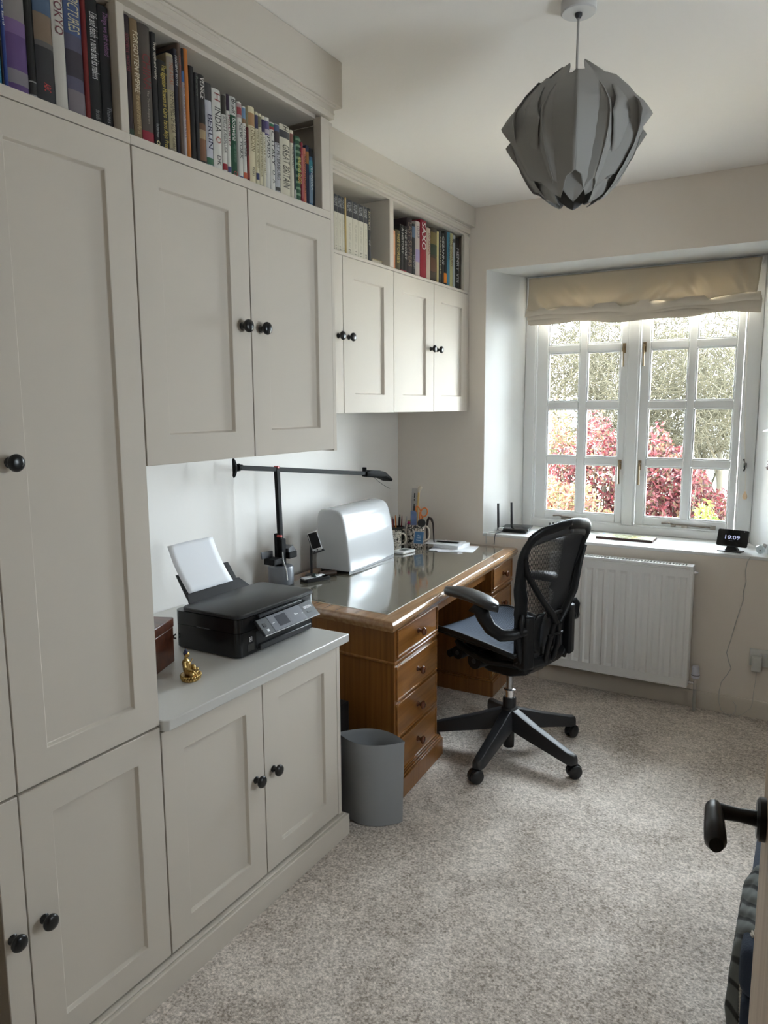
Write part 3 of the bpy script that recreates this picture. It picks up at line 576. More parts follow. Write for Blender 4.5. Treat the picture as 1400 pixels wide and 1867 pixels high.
B = [
 (3.1300, 3.1740, .182, (206, 130, 92), 'salmon orange book first in the bay by the window', None, dict(bands=((.4, .9, (216, 150, 110)),))),
 (3.1765, 3.2200, .190, (84, 76, 50), 'olive and black book after the salmon one', 'HISTORIES', dict(tcol=(180, 160, 90), tspan=(.1, .8))),
 (3.2211, 3.2539, .222, (26, 24, 24), 'black book with small red foot mark, left of its twin', 'A HISTORY', dict(tcol=(190, 186, 180), tspan=(.06, .6), bands=((.02, .06, (170, 60, 70)),))),
 (3.2549, 3.2861, .222, (24, 22, 22), 'black book with small red foot mark, right of its twin', 'THE SECRET', dict(tcol=(190, 186, 180), tspan=(.06, .7), bands=((.02, .06, (180, 70, 80)),))),
 (3.2872, 3.3409, .268, (52, 40, 44), 'tall dark plum book in the bay by the window', 'LAST SUPPERS', dict(tcol=(150, 130, 110), tspan=(.08, .85))),
 (3.3420, 3.3767, .250, (48, 48, 50), 'dark grey book with a blue picture near its top', 'LONDON', dict(tcol=(170, 170, 170), tspan=(.6, .85), bands=((.74, .95, (96, 116, 140)),))),
 (3.3785, 3.4240, .270, (206, 194, 186), 'pale book with a lilac band round its spine', 'COLOUR', dict(tcol=(90, 70, 90), tspan=(.08, .3), bands=((.28, .5, (176, 160, 196)),))),
 (3.4281, 3.4950, .288, (150, 24, 44), 'red book with big white capitals SAXO down its spine', 'SAXO', dict(tcol=(236, 230, 226), tspan=(.04, .50), bold=.01)),
 (3.4974, 3.5407, .262, (206, 188, 170), 'pale pink book right of the red one', 'THE BARNES', dict(tcol=(150, 100, 90), tspan=(.08, .5))),
 (3.5432, 3.6162, .274, (66, 56, 44), 'thick book with a dark painted spine of leaves and figures', None, dict(bands=((.70, .92, (120, 104, 60)), (.5, .7, (46, 60, 44)), (.2, .45, (104, 70, 50))))),
 (3.6174, 3.6376, .266, (210, 196, 140), 'thin cream-yellow book by the painted spine', None, {}),
 (3.6389, 3.6657, .272, (58, 62, 62), 'dark green-grey book right of the cream-yellow one', 'GARDENS', dict(tcol=(190, 184, 150), tspan=(.1, .8))),
 (3.6670, 3.7020, .268, (24, 24, 26), 'black book with white capitals near the window end', 'CEZANNE', dict(tcol=(220, 220, 220), tspan=(.06, .6))),
 (3.7033, 3.7402, .284, (30, 30, 32), 'black book with an orange patch at its foot', None, dict(bands=((.06, .24, (220, 130, 40)),))),
 (3.7415, 3.7763, .288, (78, 140, 166), 'sky blue book in the bay by the window', 'HORIZONS', dict(tcol=(40, 60, 80), tspan=(.1, .5))),
 (3.7789, 3.8150, .288, (186, 180, 128), 'pale olive book right of the blue one', 'THE GARDEN', dict(tcol=(120, 80, 60), tspan=(.1, .6))),
 (3.8160, 3.8430, .284, (176, 184, 186), 'pale grey-blue slim book near the bay end', None, dict(bands=((.86, .93, (90, 96, 100)),))),
 (3.8450, 3.8950, .276, (20, 20, 22), 'black book with white letters, last in the bay by the window', 'HENRY VIII', dict(tcol=(220, 220, 220), tspan=(.2, .85))),
]
for y0, y1, h, c, lab, ti, k in B: book(y0, y1, h, Z2, -1.792, .17, c, lab, G4, ti, **k)
# ================================================================== DESK
M_OAKV = wood('desk_oak_upright', (.185, .070, .013, 1), (.30, .122, .028, 1), 2, .9, .32, .25)
M_OAKH = wood('desk_oak_along', (.23, .088, .018, 1), (.36, .155, .038, 1), 1, .9, .28, .35)
M_KNOBW = mat('turned_mahogany', (.13, .038, .014), .18, coat=.5)
def inset(poly, d):
    n = len(poly); out = []
    ar = sum(poly[i][0]*poly[(i+1) % n][1]-poly[(i+1) % n][0]*poly[i][1] for i in range(n)); sg = 1 if ar > 0 else -1
    for i in range(n):
        p, q, r = Vector(poly[i-1]), Vector(poly[i]), Vector(poly[(i+1) % n])
        a = (q-p).normalized(); b = (r-q).normalized(); na = Vector((-a.y, a.x))*sg; nb = Vector((-b.y, b.x))*sg
        k = (na+nb); k = k/(k.dot(na)); out.append(tuple(q+k*d))
    return out
desk = thing('pedestal_desk', 'oak twin-pedestal desk with green-grey leather top against the left wall', 'desk', (-1.75, 3.15, 0))
TOP = [(-1.327, 2.321), (-1.443, 3.964), (-2.180, 3.964), (-2.135, 2.385)]
TOP = TOP[::-1]
rings = [[(x, y, z) for x, y in inset(TOP, d)] for d, z in ((.020, .708), (.008, .708), (.003, .715), (.003, .720), (.000, .724), (-.001, .731), (.001, .738), (.005, .741), (.006, .745), (.011, .7495), (.016, .750))]
part('desk_top', MB().loft(rings), wood('desk_oak_top_glare', (.27, .135, .055, 1), (.42, .235, .11, 1), 1, .8, .22, .8), desk, smooth=50)  # glare on the top is put into this paler oak colour
def leather_mat():
    m = bpy.data.materials.new('desk_leather'); m.use_nodes = True; nt = m.node_tree; n = nt.nodes; p = n['Principled BSDF']; L = nt.links.new
    p.inputs['Base Color'].default_value = (.075, .073, .052, 1); p.inputs['Roughness'].default_value = .16; p.inputs['Coat Weight'].default_value = 1.0; p.inputs['Coat Roughness'].default_value = .03; p.inputs['Coat IOR'].default_value = 1.8; p.inputs['IOR'].default_value = 1.7
    tc = n.new('ShaderNodeTexCoord'); a = n.new('ShaderNodeTexNoise'); a.inputs['Scale'].default_value = 130; a.inputs['Detail'].default_value = 2
    b = n.new('ShaderNodeBump'); b.inputs['Strength'].default_value = .10; b.inputs['Distance'].default_value = .0012
    L(tc.outputs['Object'], a.inputs['Vector']); L(a.outputs['Fac'], b.inputs['Height']); L(b.outputs['Normal'], p.inputs['Normal']); L(b.outputs['Normal'], p.inputs['Coat Normal'])
    c = n.new('ShaderNodeTexNoise'); c.inputs['Scale'].default_value = 5; mx = n.new('ShaderNodeMix'); mx.data_type = 'RGBA'; mx.inputs[6].default_value = (.150, .132, .092, 1); mx.inputs[7].default_value = (.115, .104, .076, 1)
    L(tc.outputs['Object'], c.inputs['Vector']); L(c.outputs['Fac'], mx.inputs[0]); L(mx.outputs[2], p.inputs['Base Color'])
    return m
LEA = [(-1.405, 2.412), (-1.500, 3.880), (-2.090, 3.880), (-2.050, 2.455)][::-1]
part('leather_inset', MB().prism(LEA, .7495, .7506), leather_mat(), desk)
E_ = inset(LEA, -.0035); I_ = inset(LEA, .0015)
gt = MB()
for i in range(4):
    j = (i+1) % 4; gt.prism([E_[i], E_[j], I_[j], I_[i]], .7500, .7509)
part('gilt_line', gt, mat('tooled_line', (.36, .33, .26), .3, .4), desk)
DU = Vector((-.0716, .9974, 0)).normalized(); DV = Vector((-1, .06, 0)).normalized(); DO = Vector((-1.327, 2.321, 0))
DK = Matrix(((DU.x, DV.x, 0, DO.x), (DU.y, DV.y, 0, DO.y), (0, 0, 1, 0), (0, 0, 0, 1)))
for (u0, u1, lab) in ((.062, .500, 'near'), (1.258, 1.624, 'far')):
    if lab == 'far': DK = Matrix(((DU.x, -1, 0, DO.x), (DU.y, 0, 0, DO.y), (0, 0, 1, 0), (0, 0, 0, 1)))
    v1 = .735 if lab == 'near' else .70
    ped = part('pedestal', MB().box(u0, u1, .030, v1, .080, .562, DK).box(u0-.004, u1+.004, .026, v1+.003, .571, .709, DK), M_OAKV, desk, bev=.0015)
    mo = MB().box(u0-.008, u1+.008, .021, v1+.006, .560, .572, DK)
    part('waist_moulding', mo, M_OAKH, desk, bev=.004)
    pn = MB().box(u0-.020, u1+.018, .004, v1+.01, 0, .082, DK).box(u0-.014, u1+.012, .010, v1+.01, .082, .090, DK).box(u0-.008, u1+.006, .018, v1+.01, .090, .096, DK)
    part('plinth', pn, M_OAKV, desk, bev=.003)
    a, b = u0+.022, u1-.022
    for z0, z1, vf in ((.590, .690, .026), (.412, .538, .030), (.260, .386, .030), (.106, .232, .030)):
        d = part('drawer', MB().box(a, b, vf-.004, vf+.01, z0, z1, DK), M_OAKH, desk)
        q = .007; e = MB()
        for bx in ((a-q, b+q, z0-q, z0), (a-q, b+q, z1, z1+q), (a-q, a, z0, z1), (b, b+q, z0, z1)): e.box(bx[0], bx[1], vf-.009, vf+.01, bx[2], bx[3], DK)
        part('cock_bead', e, M_OAKH, d, bev=.0025)
        k = MB().lathe([(.0001, 0), (.011, 0), (.011, .003), (.007, .007), (.0065, .014), (.011, .019), (.0165, .024), (.0175, .029), (.014, .034), (.006, .0365), (.0001, .037)], 20, DK @ Matrix.Translation(((a+b)/2, vf-.004, (z0+z1)/2)) @ Matrix.Rotation(PI/2, 4, 'X'))
        part('knob', k, M_KNOBW, d, smooth=60)
part('apron', MB().box(.504, 1.254, .060, .080, .640, .709, DK), M_OAKV, desk, bev=.002)
part('modesty_panel', MB().box(.504, 1.254, .56, .58, .30, .709, DK), M_OAKV, desk, bev=.002)

# ================================================================== THINGS ON THE DESK
ZD = .7512
# --- bread bin
bbm = mat('white_enamel', (.50, .505, .51), .14, spec=.22)
bb = thing('bread_bin', 'glossy white roll-top bread bin standing on the desk', 'bread bin', (-2.0, 3.15, ZD))
prof = [(-2.108, .765), (-2.103, .900), (-2.096, 1.010), (-2.090, 1.040), (-2.078, 1.054), (-2.060, 1.0595), (-2.020, 1.060), (-1.990, 1.0585), (-1.970, 1.052), (-1.956, 1.041), (-1.946, 1.022), (-1.936, .985), (-1.926, .935), (-1.918, .885), (-1.912, .835), (-1.909, .790), (-1.908, .765)]
def bb_ring(y, s, dx):
    cx, cz = -2.01, .91
    return [(cx+(x-cx)*s+dx, y, cz+(z-cz)*(s if z > .77 else 1)) for x, z in prof]
sk_ = lambda y: -.022*(y-2.92)/.47
body = MB().loft([bb_ring(y, s, sk_(y)) for y, s in ((2.913, .90), (2.9145, .95), (2.919, .985), (2.927, 1.0), (2.940, 1.002), (3.375, 1.002), (3.386, 1.0), (3.392, .985), (3.3965, .95), (3.398, .90))])
part('bin_body', body, bbm, bb, smooth=60)
part('foot', MB().box(-2.095, -1.925, 2.94, 3.375, ZD, .768), M_BLACK, bb)
lip = MB().loft([[(x+.0022+sk_(y), y, z) for x, z in ((-1.9255, .933), (-1.924, .926), (-1.9235, .926), (-1.925, .933))] for y in (2.945, 3.372)])
part('lid_seam', lip, bbm, bb)
vt = MB()
for yy in (2.975, 3.13, 3.155, 3.30): vt.box(-2.055, -2.03, yy, yy+(.05 if yy in (2.975, 3.30) else .012), 1.0598, 1.0606)
part('air_vent', vt, mat('vent_shadow_grey', (.30, .30, .30), .6), bb)
# --- task lamp
M_LAMP = mat('lamp_black', (.004, .004, .004), .55, spec=.12)
lx, ly = -2.085, 2.612
lp = thing('desk_lamp', 'black balanced-arm desk lamp with grey drum base by the left wall', 'lamp', (lx, ly, ZD))
part('base', MB().lathe([(.0001, 0), (.056, 0), (.058, .004), (.058, .078), (.055, .083), (.0001, .083)], 36, None, (lx, ly, ZD)), mat('lamp_base_grey', (.15, .16, .18), .35), lp)
part('post', MB().box(lx-.004, lx+.016, ly-.010, ly+.022, ZD+.083, .960).box(lx-.02, lx-.004, ly-.020, ly-.002, ZD+.083, .985), M_LAMP, lp, bev=.003)
part('counterweight', MB().box(lx-.03, lx+.03, ly+.026, ly+.085, ZD+.112, ZD+.142), M_LAMP, lp, bev=.004)
part('counterweight', MB().box(lx-.03, lx+.03, ly-.085, ly-.024, ZD+.10, ZD+.128), M_LAMP, lp, bev=.004)
fin = MB().prism([(ly-.10, ZD+.128), (ly-.026, ZD+.128), (ly-.026, ZD+.155), (ly-.105, ZD+.16)], lx-.03, lx-.024, 'yz').prism([(ly+.028, ZD+.142), (ly+.085, ZD+.142), (ly+.06, ZD+.172), (ly+.028, ZD+.160)], lx-.03, lx+.025, 'yz')
part('shade_plate', fin, M_DARK, lp)
part('lower_arm', MB().box(-.006, .012, -.0125, .0105, 0, .325, frame((lx, ly-.001, .955), (1, 0, 0), (0, 1, .040))), M_LAMP, lp, bev=.002)
M_RED = mat('red_joint', (.45, .05, .04), .4)
part('joint', MB().tube([(lx-.008, ly-.016, 1.287), (lx+.014, ly-.016, 1.287)], .006, 12).tube([(lx-.016, ly-.013, .974), (lx+.018, ly-.013, .974)], .006, 12), M_RED, lp)
ay0, az0, ay1, az1 = 2.345, 1.303, 3.352, 1.198
part('upper_arm', MB().box(-.006, .010, 0, math.hypot(ay1-ay0, az1-az0), -.010, .011, frame((lx, ay0, az0), (1, 0, 0), (0, ay1-ay0, az1-az0))), M_LAMP, lp, bev=.002)
cw = MB().lathe([(.0001, 0), (.016, 0), (.016, .012), (.009, .02), (.009, .03), (.0001, .03)], 16, Matrix.Translation((lx, ay0-.005, az0)) @ Matrix.Rotation(-PI/2+.1, 4, 'X'))
cw.loft([[(lx+.0085*math.cos(a)*s, ay0-.012-d+.010*abs(math.sin(a))**2*-1, az0+.040*math.sin(a)*s) for a in [2*PI*k/20 for k in range(20)]] for d, s in ((0, .85), (.002, 1), (.009, 1), (.012, .85))])
part('balance_weight', cw, M_LAMP, lp)
hd = MB()
hy = ay1
hd.loft([[(lx+x*w, y, z+dz) for x, dz in ((-.03, hz_), (.03, hz_), (.034, .0), (.028, -.014), (-.028, -.014), (-.034, .0))] for y, z, w, hz_ in ((hy-.01, 1.196, .55, .012), (hy+.02, 1.192, .9, .022), (hy+.10, 1.182, 1, .026), (hy+.165, 1.172, 1.05, .022), (hy+.235, 1.150, 1.05, .002))])
part('lamp_head', hd, M_LAMP, lp, bev=.003)
part('head_tab', MB().box(lx-.012, lx+.012, hy-.014, hy-.004, 1.20, 1.232), M_LAMP, lp, bev=.003)
part('wire_guard', MB().tube([(lx+.02, hy+.05, 1.176), (lx+.022, hy+.11, 1.142), (lx+.022, hy+.17, 1.115), (lx+.022, hy+.225, 1.096)], .0011, 6), M_DARK, lp)
part('flex', MB().tube([(lx+.064, ly-.035, ZD+.03), (lx+.058, ly-.032, ZD+.07), (lx+.03, ly-.02, ZD+.115), (lx+.018, ly-.008, ZD+.15)], .0028, 8), mat('pale_grey_flex', (.55, .55, .54), .5), lp)
# --- phone stand, phone and tray of bits
ps = thing('phone_stand', 'black post phone stand left of the white bread bin', 'stand', (-2.05, 2.80, ZD))
part('base', MB().lathe([(.0001, 0), (.030, 0), (.032, .003), (.030, .008), (.012, .014), (.0001, .014)], 28, None, (-2.05, 2.80, ZD)), M_BLACK, ps)
part('post', MB().tube([(-2.05, 2.80, ZD+.012), (-2.05, 2.80, ZD+.165)], .0062, 12), M_BLACK, ps)
PH = frame((-2.028, 2.802, .918), (.66, .72, 0.24), (-.36, -.02, .93))
cr = xf(MB().box(-.026, .026, -.044, .044, -.011, -.0065).box(-.026, .030, -.052, -.046, -.011, .016).box(-.022, -.014, -.046, -.040, .012, .017).box(.018, .028, -.046, -.040, .012, .017).box(-.008, .008, -.01, .02, -.022, -.011), PH)
part('cradle', cr, M_BLACK, ps, bev=.001)
ph = thing('phone', 'small white-framed phone with a dark screen held in the stand', 'phone', (-2.03, 2.80, .88))
part('body', xf(MB().box(-.024, .024, -.045, .052, -.006, .001), PH), mat('pale_aluminium', (.55, .55, .56), .3, .5), ph, bev=.0025)
part('screen', xf(MB().box(-.0215, .0215, -.030, .046, .0012, .0017), PH), mat('dark_screen', (.012, .012, .014), .12), ph)
part('home_button', xf(MB().lathe([(.0001, 0), (.004, 0), (.004, .0006), (.0001, .0006)], 14, None, (0, -.0375, .0012)), PH), M_DARK, ph)
TR = Matrix.Translation((-1.99, 2.745, ZD)) @ Matrix.Rotation(math.radians(68), 4, 'Z')
ty = thing('desk_tray', 'small black desk tray of oddments in front of the phone stand', 'tray', (-1.99, 2.745, ZD))
part('tray', MB().box(-.062, .062, -.034, .034, 0, .003, TR).box(-.062, .062, -.034, -.030, .003, .016, TR).box(-.062, .062, .030, .034, .003, .016, TR).box(-.062, -.058, -.030, .030, .003, .016, TR).box(.058, .062, -.030, .030, .003, .016, TR), M_BLACK, ty, bev=.001)
solo_ = lambda *a, **k: solo(*a, **k)
solo('remote_control', MB().box(-.085, .02, -.027, .004, .0165, .024, TR @ Matrix.Rotation(.12, 4, 'Z')), mat('silver_plastic', (.50, .50, .50), .35), 'slim silver remote lying across the small black tray', 'remote', bev=.003)
solo('pebble', MB().sphere((-.02, -.022, .0265), (.014, .012, .010), 8, 12, TR), mat('dark_green_pebble', (.02, .035, .03), .25), 'small dark round stone resting on the tray front edge', 'stone')
solo('card', MB().box(.0, .052, -.004, .024, .0165, .0185, TR), M_PAPER, 'small white card lying in the black desk tray', 'card')
solo('torch', MB().tube([(-2.005, 2.800, ZD+.0135), (-1.965, 2.868, ZD+.0135)], .0135, 16).tube([(-1.965, 2.868, ZD+.0135), (-1.961, 2.875, ZD+.0135)], .0105, 16), [mat('brown_torch', (.05, .03, .022), .3)], 'short dark brown cylinder with a pale end between stand and bread bin', 'torch')
# ------------------------------------------------------------------ pots, pens and papers at the far end of the desk
def pattern_mat(name, base, ink, scale, thr):
    m = bpy.data.materials.new(name); m.use_nodes = True; nt = m.node_tree; n = nt.nodes; p = n['Principled BSDF']; L = nt.links.new
    tc = n.new('ShaderNodeTexCoord'); v = n.new('ShaderNodeTexVoronoi'); v.feature = 'DISTANCE_TO_EDGE'; v.inputs['Scale'].default_value = scale
    no = n.new('ShaderNodeTexNoise'); no.inputs['Scale'].default_value = scale*.8
    ad = n.new('ShaderNodeMath'); ad.operation = 'ADD'; mr = n.new('ShaderNodeMapRange'); mr.inputs['From Min'].default_value = thr; mr.inputs['From Max'].default_value = thr+.05
    mx = n.new('ShaderNodeMix'); mx.data_type = 'RGBA'; mx.inputs[6].default_value = ink; mx.inputs[7].default_value = base
    L(tc.outputs['Object'], v.inputs['Vector']); L(tc.outputs['Object'], no.inputs['Vector']); sc = n.new('ShaderNodeMath'); sc.operation = 'MULTIPLY'; sc.inputs[1].default_value = .35
    L(no.outputs['Fac'], sc.inputs[0]); L(v.outputs['Distance'], ad.inputs[0]); L(sc.outputs[0], ad.inputs[1]); L(ad.outputs[0], mr.inputs['Value']); L(mr.outputs['Result'], mx.inputs[0]); L(mx.outputs[2], p.inputs['Base Color'])
    p.inputs['Roughness'].default_value = .25
    return m
M_CREAMC = mat('cream_china', (.66, .58, .48), .25, coat=.4)
def cup(name, label, cx, cy, r0, r1, h, m, handle, cat='mug', band=None):
    t = thing(name, label, cat, (cx, cy, ZD))
    part('body', MB().lathe([(.0001, 0), (r0, 0), (r0+.001, .004), ((r0+r1)/2+.001, h*.5), (r1, h), (r1-.004, h), (r1-.005, h-.006), (r0-.004, .006), (.0001, .006)], 32, None, (cx, cy, ZD)), m, t, smooth=50)
    a = handle; ux, uy = math.cos(a), math.sin(a)
    pts = [(cx+ux*(r1-.002+d), cy+uy*(r1-.002+d), ZD+h*z) for d, z in ((0, .86), (.014, .88), (.026, .76), (.029, .55), (.022, .34), (-.001, .26))]
    part('handle', MB().tube(pts, [.0055]*6, 8), M_CREAMC, t, smooth=60)
    return t
PAT1 = pattern_mat('mug_leaf_print', (.70, .64, .54, 1), (.035, .030, .028, 1), 75, .20)
PAT2 = pattern_mat('jug_street_print', (.62, .54, .46, 1), (.035, .032, .03, 1), 60, .24)
cup('mug', 'straight mug with black leaf print beside the bread bin', -2.032, 3.578, .034, .036, .105, PAT1, .35)
cup('mug', 'dark mug full of pencils behind the leaf-print mug', -2.082, 3.698, .038, .041, .110, mat('dark_olive_china', (.05, .05, .04), .3), -.2)
cup('mug', 'big cream mug with black street print holding scissors', -1.962, 3.694, .046, .052, .135, PAT2, .55)
# paper tag hanging on the big mug
tg = thing('paper_tag', 'blue paper tag with white words hung on the big mug', 'tag', (-1.915, 3.655, ZD+.02))
TF = frame((-1.916, 3.645, ZD+.066), (.80, .58, -.10), (.12, -.02, .99))
part('card', xf(MB().box(-.029, .029, -.038, .038, -.0008, 0), TF), mat('tag_border', (.60, .54, .52), .7), tg)
part('printed_face', xf(MB().box(-.0255, .0255, -.0345, .0345, 0, .0004), TF), mat('tag_blue', (.07, .19, .38), .6), tg)
for i, s in enumerate(('The', 'Rogue', 'Town')):
    part('word', xf(text_mb(s, None, .0085, bold=.012), TF @ Matrix.Translation((0, .012-.0135*i, .0008))), mat('tag_white', (.80, .86, .92), .6), tg)
part('string', MB().tube([tuple(TF @ Vector((0, .036, 0))), (-1.920, 3.656, ZD+.12), (-1.926, 3.662, ZD+.137)], .0009, 6), mat('cream_cord', (.75, .70, .60), .8), tg)
def pencil(x, y, z0, dx, dy, L, col, lab, r=.0036, tip=None, grp='pens and pencils in the dark mug'):
    d = Vector((dx, dy, 1)).normalized(); p = Vector((x, y, z0)); t = thing('pencil', lab, 'pencil', tuple(p), 0, grp)
    part('shaft', MB().tube([p, p+d*L*.86], r, 8), mat('pencil_%d_%d_%d' % col, srgb(*col), .4), t)
    part('end', MB().tube([p+d*L*.86, p+d*L], [r, r*.5], 8), mat('pencil_end_%d_%d_%d' % (tip or col), srgb(*(tip or col)), .4), t)
for a in [(-2.074, 3.700, .02, -.05, .150, (40, 60, 90), 'dark blue pen at the left of the pencil mug'), (-2.062, 3.690, -.06, -.06, .165, (150, 60, 50), 'red pencil leaning left in the pencil mug'), (-2.05, 3.692, -.03, -.03, .172, (224, 130, 50), 'orange pencil in the pencil mug'),
          (-2.045, 3.705, .02, .01, .160, (40, 24, 22), 'near-black pencil in the middle of the pencil mug'), (-2.035, 3.712, .05, .02, .168, (110, 40, 36), 'dark red pencil in the pencil mug'), (-2.06, 3.73, .05, .06, .155, (70, 40, 36), 'brown pencil at the back of the pencil mug'),
          (-2.03, 3.73, .14, .05, .165, (170, 168, 164), 'silver pen leaning right in the pencil mug'), (-2.07, 3.725, -.05, .05, .150, (50, 80, 60), 'green pencil in the pencil mug'), (-2.048, 3.722, .0, .03, .172, (28, 22, 24), 'tall black pencil at the back of the pencil mug')]:
    pencil(a[0]-.027, a[1]-.017, ZD+.008, a[2], a[3], a[4], a[5], a[6])
GB = 'tools in the big mug'
# ruler
rl = thing('ruler', 'clear plastic ruler standing tall in the big mug', 'ruler', (-1.965, 3.715, ZD+.01), 0, GB)
RF = frame((-1.994, 3.712, ZD+.02), (.86, .5, -.05), (.05, .02, 1))
M_CLEAR = bpy.data.materials.new('clear_plastic'); M_CLEAR.use_nodes = True
_n = M_CLEAR.node_tree.nodes; _t = _n.new('ShaderNodeBsdfTransparent'); _t.inputs['Color'].default_value = (.86, .86, .88, 1); _x = _n.new('ShaderNodeMixShader'); _x.inputs['Fac'].default_value = .10
_n['Principled BSDF'].inputs['Base Color'].default_value = (.6, .6, .62, 1); _n['Principled BSDF'].inputs['Roughness'].default_value = .1
M_CLEAR.node_tree.links.new(_t.outputs[0], _x.inputs[1]); M_CLEAR.node_tree.links.new(_n['Principled BSDF'].outputs[0], _x.inputs[2]); M_CLEAR.node_tree.links.new(_x.outputs[0], _n['Material Output'].inputs['Surface'])
part('blade', xf(MB().box(-.017, .017, 0, .318, -.001, .001), RF), M_CLEAR, rl)
tk = MB()
for i in range(30): tk.box(.010 if i % 5 else .006, .0165, .01+i*.01, .0106+i*.01, .0011, .0013)
part('scale_marks', xf(tk, RF), M_DARK, rl)
part('stamp', xf(MB().box(-.003, .003, .262, .29, .0011, .0013).box(-.003, .003, .245, .256, .0011, .0013), RF), M_BLACK, rl)
# brush
bz = thing('paint_brush', 'bone-headed paint brush standing highest in the big mug', 'brush', (-1.94, 3.71, ZD+.01), 0, GB)
part('handle', MB().tube([(-1.9660, 3.6990, ZD+.012), (-1.9550, 3.7050, ZD+.23), (-1.9490, 3.7080, ZD+.315)], [.005, .0065, .006], 10), mat('straw_yellow_wood', (.62, .42, .16), .4), bz)
part('head', MB().tube([(-1.9490, 3.7080, ZD+.315), (-1.9460, 3.7090, ZD+.333), (-1.9420, 3.7110, ZD+.345), (-1.9380, 3.7120, ZD+.352)], [.007, .011, .013, .006], 10), mat('bone_white', (.55, .47, .36), .5), bz)
solo('pen', MB().tube([(-1.9750, 3.6930, ZD+.012), (-1.9680, 3.6870, ZD+.24)], .0045, 10).tube([(-1.9680, 3.6870, ZD+.24), (-1.9675, 3.6870, ZD+.252)], .003, 8), M_BLACK, 'black pen standing beside the straw-yellow brush', 'pen', GB)
solo('pen', MB().tube([(-1.9550, 3.6870, ZD+.012), (-1.9560, 3.6810, ZD+.225)], .0035, 10), mat('straw_yellow_wood', (.62, .42, .16), .4), 'thin yellow pencil in front of the paint brush', 'pencil', GB)
nb = frame((-1.9650, 3.6750, ZD+.155), (.80, .58, 0), (-.03, .02, 1))
solo('blue_case', xf(MB().box(-.017, .017, -.075, .058, -.006, .006), nb), mat('periwinkle_plastic', (.20, .23, .46), .4, noisecol=((.10, .18, .32), 30, .2)), 'periwinkle blue flat case standing in the big mug', 'case', GB, bev=.003)
# scissors
sc = thing('scissors', 'scissors with bright orange handles standing in the big mug', 'scissors', (-1.92, 3.70, ZD+.01), 0, GB)
M_OR = mat('orange_plastic', (.72, .20, .035), .35)
SF = frame((-1.924, 3.684, ZD+.165), (.80, .58, 0), (-.03, .03, 1))
def ringpts(cx, cy, rx, ry, rot, a0=0, a1=2*PI, n=22):
    return [(cx+rx*math.cos(a)*math.cos(rot)-ry*math.sin(a)*math.sin(rot), cy+rx*math.cos(a)*math.sin(rot)+ry*math.sin(a)*math.cos(rot), 0) for a in [a0+(a1-a0)*i/n for i in range(n+1)]]
s1 = MB().tube(ringpts(.020, .040, .019, .025, -.3), .0042, 8).tube([(.012, .018, 0), (.006, -.005, 0), (-.002, -.035, 0)], [.005, .006, .005], 8)
s2 = MB().tube(ringpts(-.014, .052, .011, .024, .35, -.3, 3.4), .0042, 8).tube([(-.004, .046, .002), (-.006, .02, .002), (-.002, -.035, .002)], [.004, .005, .005], 8)
part('handle', xf(s1, SF), M_OR, sc, smooth=60); part('handle', xf(s2, SF), M_OR, sc, smooth=60)
part('blade', xf(MB().box(-.006, .004, -.14, -.03, -.001, .001), SF), M_CHROME, sc)
solo('tape_measure', xf(MB().lathe([(.0001, -.007), (.021, -.007), (.023, -.004), (.023, .004), (.021, .007), (.0001, .007)], 26), frame((-1.903, 3.655, ZD+.150), (.80, .58, 0), (0, 0, 1))), M_BLACK, 'black round tape reel perched on the rim of the big mug', 'tape', GB)
solo('ribbon_bobble', MB().sphere((-1.9850, 3.6550, ZD+.146), .009), mat('magenta_bead', (.45, .02, .12), .4), 'magenta bobble on the left rim of the big mug', 'bobble', GB)
solo('eraser', MB().box(-2.003, -1.986, 3.668, 3.684, ZD+.134, ZD+.158), mat('lime_rubber', (.40, .42, .12), .6), 'small yellow-green rubber beside the magenta bobble', 'eraser', GB, bev=.003)
# dark cable loop behind the big mug
solo('headphone_cable', MB().tube([(-1.925, 3.765, ZD+.002), (-1.925, 3.762, ZD+.10), (-1.917, 3.758, ZD+.150), (-1.907, 3.756, ZD+.166), (-1.892, 3.756, ZD+.160), (-1.882, 3.758, ZD+.132), (-1.881, 3.760, ZD+.085), (-1.880, 3.764, ZD+.038), (-1.882, 3.775, ZD+.004)], [.004, .006, .008, .009, .008, .0055, .004, .0035, .003], 8), mat('brown_black_cable', (.03, .018, .015), .4), 'brown-black cable arching down behind the big mug', 'cable')
# calculator or flat white box
clc = thing('calculator', 'flat white calculator lying before the leaf-print mug', 'calculator', (-1.945, 3.53, ZD))
CF = Matrix.Translation((-1.945, 3.520, ZD)) @ Matrix.Rotation(math.radians(82), 4, 'Z')
part('case', MB().box(-.058, .058, -.040, .040, 0, .014, CF), mat('calculator_white', (.72, .71, .69), .4), clc, bev=.004)
part('display', MB().box(-.02, .035, -.02, .018, .0142, .0148, CF), mat('display_grey', (.22, .23, .22), .25), clc)
